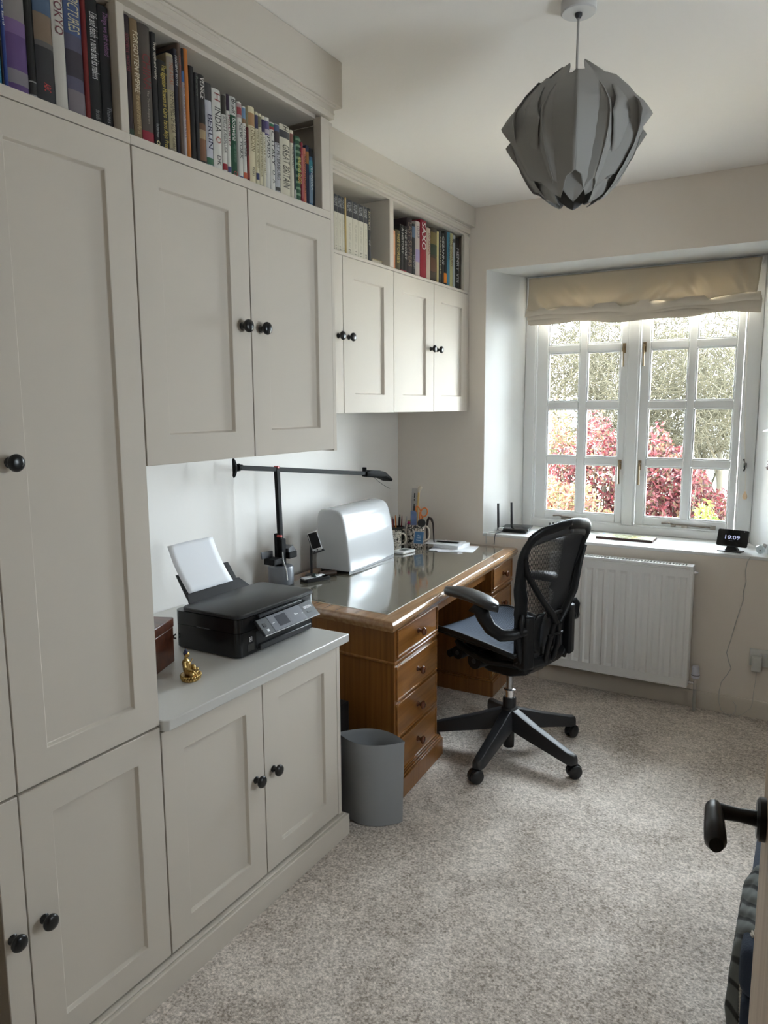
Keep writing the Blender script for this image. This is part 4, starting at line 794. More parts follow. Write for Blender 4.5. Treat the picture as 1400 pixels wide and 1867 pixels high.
# loose papers and pen
for i, (cx, cy, rz, a, b, z0, z1, lab) in enumerate(((-1.750, 3.765, 12, .125, .098, 0, .0008, 'loose white sheet lying lowest in the paper pile on the desk'), (-1.735, 3.735, 28, .10, .075, .001, .0018, 'white printed sheet sticking out to the right of the pile'), (-1.785, 3.800, -4, .080, .070, .002, .022, 'block of white note paper under the black pen'), (-1.82, 3.795, 14, .11, .070, .0225, .0233, 'thin white sheet crowning the note block'))):
    m = Matrix.Translation((cx, cy, ZD)) @ Matrix.Rotation(math.radians(rz), 4, 'Z')
    solo('paper_sheet' if i != 2 else 'note_block', MB().box(-a, a, -b, b, z0, z1, m), M_PAPER, lab, 'paper', 'papers on the desk')
solo('pen', MB().tube([(-1.872, 3.778, ZD+.0285), (-1.865, 3.779, ZD+.0285), (-1.745, 3.790, ZD+.0285), (-1.735, 3.791, ZD+.0285)], [.002, .005, .005, .003], 10), M_BLACK, 'black pen lying on the white note block', 'pen')

# ================================================================== THINGS ON THE WORKTOP
ZW = .7552
M_PRB = mat('printer_black', (.0065, .0065, .0072), .22)
M_PRT = mat('printer_lid_black', (.014, .0145, .016), .42, bump=(900, .15, .0004))
pr = thing('printer', 'black inkjet printer with a sheet of paper, on the white worktop', 'printer', (-1.68, 1.915, ZW))
px0, px1, py0, py1 = -1.822, -1.540, 1.708, 2.118
b = MB()
def rr(x0, x1, y0, y1, r, n=5):
    out = []
    for cx, cy, a0 in ((x1-r, y0+r, -PI/2), (x1-r, y1-r, 0), (x0+r, y1-r, PI/2), (x0+r, y0+r, PI)):
        for k in range(n+1): a = a0+PI/2*k/n; out.append((cx+r*math.cos(a), cy+r*math.sin(a)))
    return out
b.loft([[(x, y, z) for x, y in rr(px0-d, px1+d, py0-d, py1+d, .024)] for z, d in ((ZW+.001, -.006), (ZW+.006, 0), (.838, 0))])
part('lower_body', b, M_PRB, pr)
b = MB().loft([[(x, y, z) for x, y in rr(px0, px1-.0, py0, py1, .024)] for z in (.8395, .884)])
part('upper_body', b, M_PRB, pr)
b = MB().loft([[(x, y, z) for x, y in rr(px0+.03-d, px1+.004+d, py0-.002-d, py1+.002+d, .028)] for z, d in ((.8855, -.003), (.888, 0), (.896, 0), (.8985, -.003))])
part('scanner_lid', b, M_PRT, pr)
part('front_recess', MB().box(px1-.01, px1+.0012, 1.790, 2.092, .772, .828), mat('recess_black', (.003, .003, .003), .5), pr)
part('output_tray', MB().box(px1-.005, px1+.012, 1.800, 2.080, .766, .785).box(px1-.004, px1+.006, 1.94, 2.02, .792, .806), M_BLACKS, pr, bev=.003)
part('grip_ledge', MB().box(px1-.004, px1+.010, 1.80, 2.03, .872, .8825), M_DARK, pr, bev=.002)
PP = frame((-1.508, 1.925, .8485), (0, 1, 0), (-.70, 0, .72))
part('control_panel', xf(MB().box(-.148, .148, -.031, .031, -.012, 0), PP), M_DARK, pr, bev=.002)
part('panel_edge', xf(MB().box(-.148, .148, -.0335, -.031, -.003, .0005), PP), mat('pale_edge', (.45, .46, .48), .3), pr)
part('panel_plate', xf(MB().box(-.096, .078, -.029, .029, 0, .0006), PP), mat('panel_grey', (.16, .165, .19), .3), pr)
part('screen', xf(MB().box(-.062, -.008, -.019, .021, .0006, .0011), PP), mat('panel_screen', (.075, .08, .095), .18), pr)
part('panel_divider', xf(MB().box(.0, .0008, -.029, .029, .0006, .001), PP), mat('panel_line', (.3, .3, .33), .3), pr)
part('symbol', xf(MB().box(-.088, -.076, -.001, .001, .0006, .001).box(.03, .05, -.0012, .0012, .0006, .001).box(.032, .038, .0, .006, .0006, .001).box(.066, .074, -.006, -.003, .0006, .001).box(-.128, -.117, -.020, -.012, 0, .0005), PP), mat('symbol_white', (.85, .86, .88), .5), pr)
part('button', xf(MB().box(-.132, -.116, -.002, .012, 0, .0012).box(.096, .126, -.012, -.004, 0, .001), PP), M_BLACK, pr, bev=.001)
part('lettering', xf(text_mb('EPSON', .042, .0105, bold=.035), PP @ Matrix.Translation((.112, .010, .0010))), mat('symbol_white', (.85, .86, .88), .5), pr)
part('card_symbol', xf(MB().box(-.006, .006, .0065, .0075, 0, .001).box(-.006, .006, -.0075, -.0065, 0, .001).box(-.006, -.005, -.0065, .0065, 0, .001).box(.005, .006, -.0065, .0065, 0, .001).box(-.002, .002, -.003, .003, 0, .001), frame((px1+.0006, 1.764, .8105), (0, 1, 0), (0, 0, 1))), mat('symbol_white', (.85, .86, .88), .5), pr)
part('card_slot', MB().box(px1-.002, px1+.0015, 1.748, 1.780, .772, .796), mat('recess_black', (.003, .003, .003), .5), pr, bev=.001)
part('side_slot', MB().box(-1.72, -1.66, py0-.0012, py0+.002, .8385, .841), M_DARK, pr)
fl = MB().loft([[(x-.006*k, y, z) for x, y, z in ((-1.812, 1.772, .886), (-1.812, 2.088, .886), (-1.846, 2.062, .920), (-1.846, 1.792, .920))] for k in (0, 1)])
part('feed_flap', fl, M_BLACKS, pr, bev=.002)
for y in (1.797, 2.012):
    o = .0 if y < 1.9 else .028
    ar = MB().loft([[(-1.845, y+o, .895), (-1.845, y+.024+o, .895), (-1.852, y+.024+o, .895), (-1.852, y+o, .895)], [(-1.915, y+.018+o, .968), (-1.915, y+.04+o, .968), (-1.921, y+.04+o, .968), (-1.921, y+.018+o, .968)]])
    part('paper_guide', ar, M_BLACKS, pr, bev=.001)
part('power_lead', MB().tube([(px0+.006, py0-.002, .80), (px0+.004, py0-.010, .797), (px0+.004, py0-.010, .789), (px0+.006, py0-.002, .786)], .003, 8), M_BLACK, pr)
def sheet(u, v): return (-1.838-.094*v-.010*math.sin(v*PI), 1.7955+.2235*u, .917+.157*v+.003*math.sin(u*PI)*v)
o = solo('paper_sheet', MB().grid(sheet, 8, 10), M_PAPER, 'white blank sheet standing in the printer feed', 'paper'); o.modifiers.new('s', 'SOLIDIFY').thickness = .0008
# --- wooden box
BXa, BXb = Vector((-1.678, 1.503, 0)), Vector((-1.719, 1.606, 0)); bu = (BXa-BXb).normalized(); bv = Vector((bu.y, -bu.x, 0))
if bv.x > 0: bv = -bv
BM = Matrix(((bu.x, bv.x, 0, BXb.x), (bu.y, bv.y, 0, BXb.y), (0, 0, 1, ZW), (0, 0, 0, 1)))
M_MAH = wood('mahogany', (.050, .014, .007, 1), (.115, .036, .016, 1), 0, .7, .35, .3)
wb = thing('wooden_box', 'dark reddish wooden box at the back of the worktop niche', 'box', (-1.75, 1.5, ZW))
part('box_body', MB().box(0, .235, 0, .20, 0, .112, BM), M_MAH, wb, bev=.002)
part('lid', MB().box(-.002, .237, -.002, .202, .1128, .143, BM), M_MAH, wb, bev=.003)
# --- gilt seated figure
bd = thing('buddha_figurine', 'small gilt seated buddha figure with dark blue hair by the printer', 'figurine', (-1.560, 1.512, ZW), math.radians(28))
f = MB()
S = lambda c, r: f.sphere(c, r, 10, 14)
def cap(p, q, r0, r1, n=6):
    p, q = Vector(p), Vector(q)
    for i in range(n+1):
        t = i/n; S(tuple(p.lerp(q, t)), r0+(r1-r0)*t)
# torso, neck, head (x = facing direction)
cap((-.006, 0, .030), (-.009, 0, .052), .0125, .0115); f.sphere((-.009, 0, .056), (.0095, .0150, .0085), 10, 14)
cap((-.009, 0, .062), (-.008, 0, .068), .0050, .0048); f.sphere((-.006, 0, .0765), (.0082, .0074, .0098), 12, 16)
f.sphere((.0018, 0, .0752), (.0022, .0013, .0022), 6, 8); f.sphere((.0006, 0, .0705), (.0022, .0026, .0014), 6, 8); f.sphere((.0012, 0, .0725), (.0012, .0020, .0007), 6, 8)
for s in (-1, 1):
    f.sphere((.0010, s*.0028, .0772), (.0010, .0016, .0009), 6, 8)
    f.sphere((-.0065, s*.0073, .0735), (.0020, .0011, .0052), 6, 8)
    cap((-.004, s*.010, .026), (.014, s*.024, .0225), .0085, .0072); cap((.014, s*.024, .0225), (.021, s*-.004, .0215), .0066, .0046)
    f.sphere((.020, s*-.010, .0235), (.0070, .0045, .0030), 6, 8)
    cap((-.010, s*.0150, .055), (-.005, s*.0195, .041), .0046, .0040)
cap((-.005, -.0195, .041), (.016, -.0190, .0330), .0038, .0030); cap((.016, -.0190, .0330), (.0265, -.0185, .0215), .0030, .0017)
cap((-.005, .0195, .041), (.010, .008, .0325), .0038, .0030); f.sphere((.013, .003, .0320), (.0060, .0045, .0024), 6, 8)
cap((.010, .006, .0335), (.010, .006, .037), .0060, .0075)
for i in range(8): S((.0028-.011*i/10+.003, .012-.021*i/7, .058-.022*i/7), .0020)
o = part('body', f, M_GOLD, bd, local=True); rm = o.modifiers.new('remesh', 'REMESH'); rm.mode = 'VOXEL'; rm.voxel_size = .0009; rm.use_smooth_shade = True
h = MB().sphere((-.0078, 0, .0800), (.0083, .0079, .0078), 10, 14).sphere((-.0085, 0, .0880), (.0042, .0042, .0036), 8, 12).sphere((-.0085, 0, .0920), (.0018, .0018, .0022), 6, 8)
part('hair', h, mat('dark_blue_hair', (.012, .014, .055), .5), bd, local=True, smooth=60)
ls = MB()
def el(z, s): return [(.004+.0300*s*math.cos(a), .0350*s*math.sin(a), z) for a in [2*PI*k/36 for k in range(36)]]
ls.loft([el(0, .86), el(.003, .92), el(.006, .90), el(.0085, .80), (el(.0105, .84)), el(.0145, .97), el(.017, .93), el(.0178, .7)])
part('lotus_base', ls, M_GOLD, bd, local=True)
pt = MB()
for k in range(22):
    a = 2*PI*k/22; pt.sphere((.004+.0282*math.cos(a), .0332*math.sin(a), .0135), (.0034, .0034, .0046), 6, 8)
    pt.sphere((.004+.0262*math.cos(a+.14), .0306*math.sin(a+.14), .0055), (.0030, .0030, .0040), 6, 8)
part('petal', pt, M_GOLD, bd, local=True, stuff=True, smooth=60)

# ================================================================== WASTE BIN
def translucent_bin():
    return translucent('frosted_plastic', (.40, .41, .425, 1), .28, .35)
wbn = thing('waste_bin', 'frosted grey-white leaf-shaped waste bin between cupboard and desk', 'bin', (-1.36, 2.235, 0))
pa, pb = Vector((-1.247, 2.262, 0)), Vector((-1.505, 2.205, 0))
def lens(z, s):
    c = (pa+pb)/2; ax = (pa-pb)/2*s; pv = Vector((-ax.y, ax.x, 0)).normalized()
    pts = []
    for i in range(17): t = -1+2*i/16; pts.append(c+ax*t+pv*(-.070*s*(1-t*t)))
    for i in range(1, 16): t = 1-2*i/16; pts.append(c+ax*t+pv*(.072*s*(1-t*t)))
    return [(p.x, p.y, z) for p in pts]
wbm = MB().loft([lens(.002, .90), lens(.004, .93), lens(.31, .99), lens(.322, 1.005), lens(.324, 1.0), lens(.321, .985), lens(.31, .965), lens(.008, .905), lens(.006, .5)])
part('bin_body', wbm, translucent_bin(), wbn, smooth=40)
solo('black_box', MB().box(-1.66, -1.535, 2.14, 2.33, 0, .40), M_BLACK, 'black upright unit standing in the gap behind the waste bin', 'unit', bev=.006)
# ================================================================== RADIATOR
M_RAD = mat('radiator_enamel', (.86, .855, .85), .35)
rd = thing('radiator', 'white ribbed panel radiator below the window', 'radiator', (-.86, 3.92, .125))
ra, rb, rz0, rz1, ry = -1.226, -.497, .126, .742, 3.868
# pressed front panel with real flutes
n = 20; xs0, xs1 = ra+.012, rb-.012; pitch = .0585
cols = []
ribs = [(-.541-.0585*i) for i in range(12)]
ribs.reverse()
zs = [rz0+.006, rz0+.030, rz0+.046, rz0+.062, rz1-.075, rz1-.060, rz1-.044, rz1-.006]
def rib_d(z): return 1.0 if rz0+.060 < z < rz1-.058 else (0.0 if (z < rz0+.047 or z > rz1-.045) else .35)
xs = [xs0]
for r in ribs: xs += [r-.0285, r-.022, r-.013, r, r+.013, r+.022]
xs += [xs1]
xs = sorted(x for x in set(round(x, 5) for x in xs) if xs0 <= x <= xs1)
def prof_x(x):
    for r in ribs:
        d = abs(x-r)
        if d < .0135: return 1.0
        if d < .0225: return .0
    return .0
g = MB()
vs = [(x, ry - .0085*prof_x(x)*rib_d(z)*-1, z) for x in xs for z in zs]; nz = len(zs)
fs = [(i*nz+j, (i+1)*nz+j, (i+1)*nz+j+1, i*nz+j+1) for i in range(len(xs)-1) for j in range(nz-1)]
g.add(vs, fs)
part('front_panel', g, M_RAD, rd, smooth=25)
part('panel_rim', MB().box(ra, xs0, ry-.002, ry+.012, rz0, rz1).box(xs1, rb, ry-.002, ry+.012, rz0, rz1).box(xs0, xs1, ry-.002, ry+.012, rz0, rz0+.007).box(xs0, xs1, ry-.002, ry+.012, rz1-.007, rz1), M_RAD, rd, bev=.002)
part('side_panel', MB().box(rb-.004, rb+.001, ry+.008, ry+.072, rz0+.004, rz1+.012), M_RAD, rd, bev=.001)
part('side_panel', MB().box(ra-.001, ra+.004, ry+.008, ry+.072, rz0+.004, rz1+.012), M_RAD, rd, bev=.001)
gl = MB().box(ra, rb, ry+.002, ry+.014, rz1+.002, rz1+.014).box(ra, rb, ry+.060, ry+.072, rz1+.002, rz1+.014)
k = 0; x = ra+.03
while x < rb-.03: gl.box(x, x+.008, ry+.014, ry+.060, rz1+.006, rz1+.013); x += .0155
gl.box(ra, ra+.03, ry+.014, ry+.060, rz1+.002, rz1+.014).box(rb-.03, rb, ry+.014, ry+.060, rz1+.002, rz1+.014)
part('top_grille', gl, M_RAD, rd)
part('convector', MB().box(ra+.01, rb-.01, ry+.02, ry+.056, rz0+.02, rz1-.01), mat('inside_grey', (.2, .2, .2), .6), rd)
part('bleed_valve', MB().tube([(rb, ry+.036, rz1-.022), (rb+.014, ry+.036, rz1-.022)], .009, 12).tube([(rb+.014, ry+.036, rz1-.022), (rb+.022, ry+.036, rz1-.022)], .005, 8), M_CHROME, rd)
for x in (ra+.12, rb-.15): part('wall_bracket', MB().box(x, x+.03, ry+.058, YF-.001, .3, .5), M_RAD, rd)
vx, vy = -.462, 3.905
vl = MB().tube([(rb, vy, .145), (rb+.018, vy, .145)], .009, 12).tube([(rb+.012, vy, .145), (vx+.008, vy, .145)], .0065, 10).tube([(vx, vy, .118), (vx, vy, .178)], .010, 14)
part('valve_body', vl, M_CHROME, rd)
part('thermostat_head', MB().lathe([(.0001, 0), (.0195, 0), (.0205, .006), (.021, .022), (.0185, .026), (.0175, .056), (.015, .062), (.0001, .063)], 24, None, (vx, vy, .176)), mat('valve_white', (.66, .66, .74), .35), rd)
part('grip_line', MB().lathe([(.0205, .0), (.0213, .001), (.0213, .003), (.0205, .004)], 24, None, (vx, vy, .190)), M_DARK, rd)
part('pipe', MB().tube([(vx, vy, .0), (vx, vy, .12)], .0085, 14), mat('pipe_grey_paint', (.42, .41, .39), .5), rd)

# ================================================================== SOCKET, PLUGS, LEADS
sk = thing('wall_socket', 'white double wall socket low on the far wall', 'socket', (-.15, YF, .25))
part('face_plate', MB().box(-.226, -.080, YF-.009, YF-.0005, .268, .354), mat('socket_white', (.62, .61, .58), .35), sk, bev=.003)
part('switch', MB().box(-.160, -.150, YF-.012, YF-.009, .318, .336).box(-.178, -.170, YF-.012, YF-.009, .318, .336), mat('switch_white', (.60, .60, .62), .3), sk, bev=.001)
solo('plug', MB().loft([[(x, YF-.0092-d, z) for x, z in ((-.213+i, .244+i), (-.169-i, .244+i), (-.169-i, .322-i), (-.213+i, .322-i))] for d, i in ((0, 0), (.020, 0), (.033, .004), (.036, .010))]), mat('plug_white', (.60, .60, .57), .4), 'white plug-in adapter in the left half of the wall socket', 'plug', bev=.003)
solo('plug', MB().box(-.140, -.100, YF-.034, YF-.0092, .272, .318), mat('socket_white', (.62, .61, .58), .35), 'second white plug in the right half of the wall socket', 'plug', bev=.004)
M_LEAD = mat('pale_lead', (.48, .46, .43), .5)
solo('charging_lead', MB().tube([(-.250, 3.962, .812), (-.262, 3.955, .790), (-.268, 3.960, .74), (-.262, 3.962, .69), (-.272, 3.962, .633), (-.270, 3.962, .59), (-.280, 3.962, .549), (-.30, 3.962, .46), (-.315, 3.962, .38), (-.330, 3.962, .314), (-.318, 3.962, .27), (-.305, 3.962, .235), (-.322, 3.955, .20), (-.345, 3.948, .160), (-.352, 3.945, .11), (-.350, 3.940, .06), (-.338, 3.935, .02), (-.315, 3.925, .004), (-.290, 3.925, .004), (-.272, 3.935, .02), (-.270, 3.940, .055), (-.286, 3.945, .072)], .0019, 6), M_LEAD, 'thin pale lead trailing from the display down the wall to the carpet', 'lead')
solo('plug_lead', MB().tube([(-.190, 3.942, .243), (-.191, 3.944, .20), (-.196, 3.946, .14), (-.198, 3.946, .08), (-.206, 3.944, .05), (-.235, 3.938, .02), (-.262, 3.925, .004)], .0015, 6), M_LEAD, 'thin pale lead hanging from the adapter to the carpet', 'lead')

# ================================================================== THINGS ON THE WINDOW LEDGE
ZS = .8168
rt = thing('router', 'black flat wifi router with two aerials at the left of the ledge', 'router', (-1.53, 4.12, ZS))
RM = Matrix.Translation((-1.515, 4.135, ZS)) @ Matrix.Rotation(math.radians(12), 4, 'Z')
part('case', MB().loft([[(x*s, y*s, z) for x, y in ((-.085, -.085), (.080, -.095), (.085, .085), (-.080, .09))] for z, s in ((0, .80), (.004, .86), (.016, 1.0), (.022, 1.0), (.025, .95))], True, True, RM), mat('router_black', (.010, .010, .011), .16), rt, bev=.002)
for p, q in (((-1.600, 4.055), .15), ((-1.545, 4.130), .15)):
    part('aerial', MB().tube([(p[0], p[1], ZS+.010), (p[0]-.001, p[1], ZS+.05), (p[0]-.004, p[1], ZS+.168)], [.0065, .0075, .0068], 10), M_BLACKS, rt)
part('socket_block', MB().box(-1.59, -1.565, 4.03, 4.06, ZS+.012, ZS+.028), M_GLOSSW, rt, bev=.002)
solo('router_lead', MB().tube([(-1.60, 4.052, ZS+.005), (-1.628, 4.00, ZS+.004), (-1.634, 3.962, ZS+.004), (-1.636, 3.955, ZS-.012), (-1.636, 3.957, .757)], .0034, 8), mat('white_lead', (.66, .64, .60), .5), 'thick white lead hanging over the ledge left of the dark one', 'lead')
solo('router_lead', MB().tube([(-1.57, 4.045, ZS+.005), (-1.575, 3.99, ZS+.004), (-1.580, 3.961, ZS+.004), (-1.582, 3.954, ZS-.012), (-1.586, 3.956, .757)], .0026, 8), M_DARK, 'thin dark lead hanging over the ledge from the router', 'lead')
pg = thing('adapter_block', 'small black three-pronged block standing on the ledge behind the chair', 'block', (-1.33, 4.24, ZS))
part('body', MB().box(-1.365, -1.295, 4.225, 4.265, ZS, ZS+.014), M_BLACK, pg, bev=.003)
for i in range(3): part('prong', MB().box(-1.352+.02*i, -1.345+.02*i, 4.240, 4.248, ZS+.013, ZS+.046+.004*i), M_BLACK, pg, bev=.001)
pq = thing('printed_tile', 'long flat tile with green and yellow floral print on the ledge', 'tile', (-.885, 4.16, ZS))
QM = Matrix.Translation((-.887, 4.162, ZS)) @ Matrix.Rotation(math.radians(-1), 4, 'Z')
part('backing', MB().box(-.152, .152, -.060, .060, 0, .012, QM), mat('dark_red_wood', (.06, .018, .014), .4), pq, bev=.001)
part('printed_face', MB().box(-.150, .150, -.058, .058, .012, .0138, QM), mat('tile_cream', (.72, .70, .58), .3, noisecol=((.42, .42, .20), 60, .10)), pq)
fp = MB()
for i in range(26):
    a = R_.uniform(-.125, .125); b = R_.uniform(-.042, .042); r = R_.uniform(.006, .011); fp.lathe([(.0001, 0), (r, 0), (r, .0004), (.0001, .0004)], 7, QM @ Matrix.Translation((a, b, .0138)))
part('motif', fp, mat('tile_green', (.20, .27, .16), .35, noisecol=((.60, .46, .14), 25, .12)), pq, stuff=True)
part('end_band', MB().box(.128, .1385, -.052, .052, .0138, .0143, QM).box(-.1385, -.128, -.052, .052, .0138, .0143, QM), mat('tile_blue', (.16, .22, .42), .3), pq)
# smart display
ck = thing('smart_display', 'small black tilted display showing the time 10:09 on the ledge', 'display', (-.34, 4.06, ZS))
CB = frame((-.342, 4.045, ZS+.070), (.985, -.17, 0), (.02, .36, .93))
q = [(-.071, -.040), (.071, -.040), (.071, .041), (-.071, .041)]
def rrect(w, h, r, n=4):
    return rr(-w, w, -h, h, r, n)
part('case', xf(MB().loft([[(x*s, y*s-.0*z, z) for x, y in rrect(.0735, .0435, .008)] for z, s in ((-.062, .50), (-.050, .62), (-.012, .97), (-.003, 1.0), (0, .985))]), CB), M_BLACKS, ck, smooth=45)
part('screen', xf(MB().loft([[(x, y, z) for x, y in rrect(.071, .041, .007)] for z in (.0002, .0014)]), CB), mat('display_glass', (.006, .006, .008), .06), ck)
part('digits', xf(text_mb('10:09', .069, .0195), CB @ Matrix.Translation((.0, .003, .0019))), mat('lit_digits', (.1, .1, .12), .5, emit=((.55, .58, .85, 1), .42)), ck)
part('date_line', xf(text_mb('Sat 1 Apr', .020, .0035), CB @ Matrix.Translation((-.004, -.016, .0019))), mat('lit_date', (.05, .05, .06), .5, emit=((.5, .5, .6, 1), .22)), ck)
part('camera_dot', xf(MB().lathe([(.0001, 0), (.0018, 0), (.0001, .0004)], 10, None, (.052, .0365, .0016)), CB), mat('lens_white', (.7, .7, .7), .3), ck)
bs = MB().prism([(-.410, 4.035), (-.300, 4.012), (-.286, 4.066), (-.396, 4.092)], ZS, ZS+.005)
bs.loft([[(-.375, 4.043, ZS+.005), (-.315, 4.032, ZS+.005), (-.308, 4.070, ZS+.005), (-.368, 4.083, ZS+.005)], [(-.362, 4.056, ZS+.034), (-.330, 4.050, ZS+.034), (-.328, 4.078, ZS+.034), (-.360, 4.084, ZS+.034)]])
part('foot', bs, M_BLACK, ck, bev=.001)
kb = thing('door_stop', 'small grey and white round-faced knob lying at the ledge right end', 'knob', (-.216, 4.07, ZS))
KF = frame((-.213, 4.052, ZS+.0225), (.93, -.36, 0), (.05, .12, .99))
part('face_disc', xf(MB().lathe([(.0001, 0), (.021, 0), (.022, .003), (.019, .007), (.006, .008), (.0001, .008)], 24), KF), mat('pale_blue_ceramic', (.60, .68, .72), .15), kb)
part('stem', xf(MB().tube([(0, 0, 0), (0, .002, -.030)], [.012, .010], 12).tube([(-.010, .006, -.02), (-.028, .002, -.028)], .0125, 12).tube([(.006, .012, -.018), (.004, .024, -.026)], .0105, 12), KF), mat('worn_nickel', (.55, .53, .5), .3, 1.0), kb)
part('screw', xf(MB().lathe([(.0001, 0), (.0035, 0), (.0035, .0015), (.0001, .0015)], 12, None, (.002, -.006, .0072)), KF), M_DARK, kb)

# ================================================================== PENDANT LAMP
PX, PY = -.645, 2.165
pd = thing('pendant_lamp', 'white folded-leaf pendant lampshade hanging from the ceiling', 'lamp', (PX, PY, 2.1))
part('ceiling_rose', MB().lathe([(.0001, 0), (.044, 0), (.0475, .003), (.0475, .030), (.0001, .030)], 36, None, (PX, PY, ZC-.030)), mat('rose_white', (.62, .61, .60), .4), pd)
part('cord_grip', MB().lathe([(.0001, 0), (.006, 0), (.010, .006), (.010, .012), (.0001, .012)], 16, None, (PX, PY, ZC-.042)), M_DARK, pd)
part('flex', MB().tube([(PX, PY, ZC-.036), (PX-.001, PY, 2.50), (PX, PY, 2.36)], .0033, 8), mat('grey_flex', (.36, .34, .33), .5), pd)
part('lamp_holder', MB().lathe([(.0001, 0), (.018, 0), (.018, .05), (.012, .06), (.0001, .06)], 18, None, (PX, PY, 2.31)), M_GLOSSW, pd)
part('bulb', MB().sphere((PX, PY, 2.27), (.028, .028, .036)), mat('bulb_glass', (.75, .75, .73), .2), pd)
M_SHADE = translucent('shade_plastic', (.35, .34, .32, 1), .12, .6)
vdir = math.atan2(0-PY, 0-PX)          # the seam that faces the doorway
RP = [(2.118, .050), (2.135, .078), (2.16, .103), (2.20, .132), (2.245, .157), (2.285, .170), (2.315, .173), (2.345, .166), (2.385, .140), (2.425, .104), (2.46, .064), (2.492, .028)]
def rprof(z):
    for (a, b), (c_, d_) in zip(RP, RP[1:]):
        if z <= c_: return (b+(d_-b)*max(0, z-a)/(c_-a))*.93
    return RP[-1][1]
T30 = math.tan(PI/6)
def gore(ang, dz, dr, z0, z1, mode, ears=(1, 1)):
    zm = 2.313+dz
    def P(u, v):
        z = z0+(z1-z0)*v; r = rprof(z-dz)+dr; s = 2*u-1
        if mode == 'gore':
            w_ = r*T30*1.07
            if z > z1-.050: w_ = min(w_, .0290*((z1-z)/.050)**.8+.001)
            if z < z0+.045: w_ = min(w_, .044*((z-z0)/.045)**.8+.001)
            w_ += .034*max(0, 1-abs(z-zm)/.050)*ears[0 if s < 0 else 1]
            r2 = r-.010*(1-abs(s))*max(0, 1-abs(z-zm)/.16)+.004*abs(s)
        else:
            t = abs(2*v-1); w_ = .088*(1-t)**.9+.001; r2 = r+.010-.014*abs(s)**2
        ca, sa = math.cos(ang), math.sin(ang); q = s*w_
        return (PX+ca*r2-sa*q, PY+sa*r2+ca*q, z)
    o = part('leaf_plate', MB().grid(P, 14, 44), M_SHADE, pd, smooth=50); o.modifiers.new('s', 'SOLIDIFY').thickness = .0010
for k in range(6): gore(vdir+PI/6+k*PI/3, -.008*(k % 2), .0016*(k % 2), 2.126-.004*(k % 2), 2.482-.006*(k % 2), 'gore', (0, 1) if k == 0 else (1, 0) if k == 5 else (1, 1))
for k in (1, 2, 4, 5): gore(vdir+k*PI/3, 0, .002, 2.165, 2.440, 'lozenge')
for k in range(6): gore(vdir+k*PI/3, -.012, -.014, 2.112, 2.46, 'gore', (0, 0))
# ================================================================== OFFICE CHAIR  (local: +x = the way the sitter faces, y = sitter's left)
M_CH = mat('chair_black', (.009, .009, .010), .42, spec=.3)
M_CHB = mat('chair_base_black', (.018, .018, .020), .42)
M_PELL = mat('chair_mesh_thread', (.020, .020, .022), .35)
CHX, CHY = -1.125, 3.02
ch = thing('office_chair', 'black mesh swivel office chair in front of the desk', 'chair', (CHX, CHY, 0), math.radians(163))
Lc = dict(local=True)
rot = math.radians(163)
# five-star base
for k in range(5):
    a = math.radians(197+72*k)-rot; ca, sa = math.cos(a), math.sin(a)
    secs = [(.022, .118, .208, .030, .034), (.06, .112, .196, .028, .033), (.15, .094, .164, .025, .030), (.25, .078, .134, .023, .028), (.325, .064, .112, .022, .026), (.352, .063, .107, .018, .021), (.362, .068, .099, .009, .011)]
    rings = []
    for r, zb, zt, wt_, wb_ in secs:
        q = []
        for s, z in ((-wb_, zb), (wb_, zb), (wt_*1.1, zb+(zt-zb)*.6), (wt_*.75, zt-.003), (0, zt), (-wt_*.75, zt-.003), (-wt_*1.1, zb+(zt-zb)*.6)):
            q.append((r*ca-s*sa, r*sa+s*ca, z))
        rings.append(q)
    part('base_leg', MB().loft(rings), M_CHB, ch, bev=.002, smooth=50, **Lc)
    cx, cy = .338*ca, .338*sa; wa = a+math.radians([70, -35, 60, 20, -60][k])
    wm = Matrix.Translation((cx+.012*math.cos(wa), cy+.012*math.sin(wa), .0305)) @ Matrix.Rotation(wa, 4, 'Z') @ Matrix.Rotation(PI/2, 4, 'X')
    c = MB()
    for s in (-1, 1):
        c.lathe([(.0001, s*.006), (.020, s*.006), (.029, s*.008), (.0305, s*.013), (.029, s*.020), (.022, s*.0245), (.0001, s*.0255)], 22, wm)
    c.tube([(cx, cy, .045), (cx, cy, .085)], .009, 10)
    hd_ = []
    for i in range(9):
        b_ = math.radians(-25+ i*26); hd_.append((.034*math.cos(b_), .034*math.sin(b_)))
    c.loft([[tuple(Vector((x, y, z))) for x, y in hd_]+[tuple(Vector((x*.82, y*.82, z))) for x, y in reversed(hd_)] for z in (-.007, .007)], True, True, wm)
    part('caster', c, M_BLACK, ch, smooth=40, **Lc)
part('hub', MB().lathe([(.0001, .118), (.040, .118), (.043, .13), (.043, .185), (.037, .205), (.030, .212), (.030, .250), (.027, .256), (.0001, .256)], 28), M_CHB, ch, **Lc)
part('lower_sleeve', MB().lathe([(.0001, .022), (.024, .022), (.025, .03), (.025, .12), (.0001, .12)], 22), M_BLACK, ch, **Lc)
part('collar', MB().lathe([(.0001, .256), (.022, .256), (.0225, .285), (.0265, .287), (.0265, .292), (.021, .294), (.0001, .294)], 24), M_CHROME, ch, **Lc)
part('gas_lift', MB().tube([(0, 0, .29), (0, 0, .40)], .0155, 20), mat('steel_tube', (.42, .43, .46), .22, 1.0), ch, **Lc)
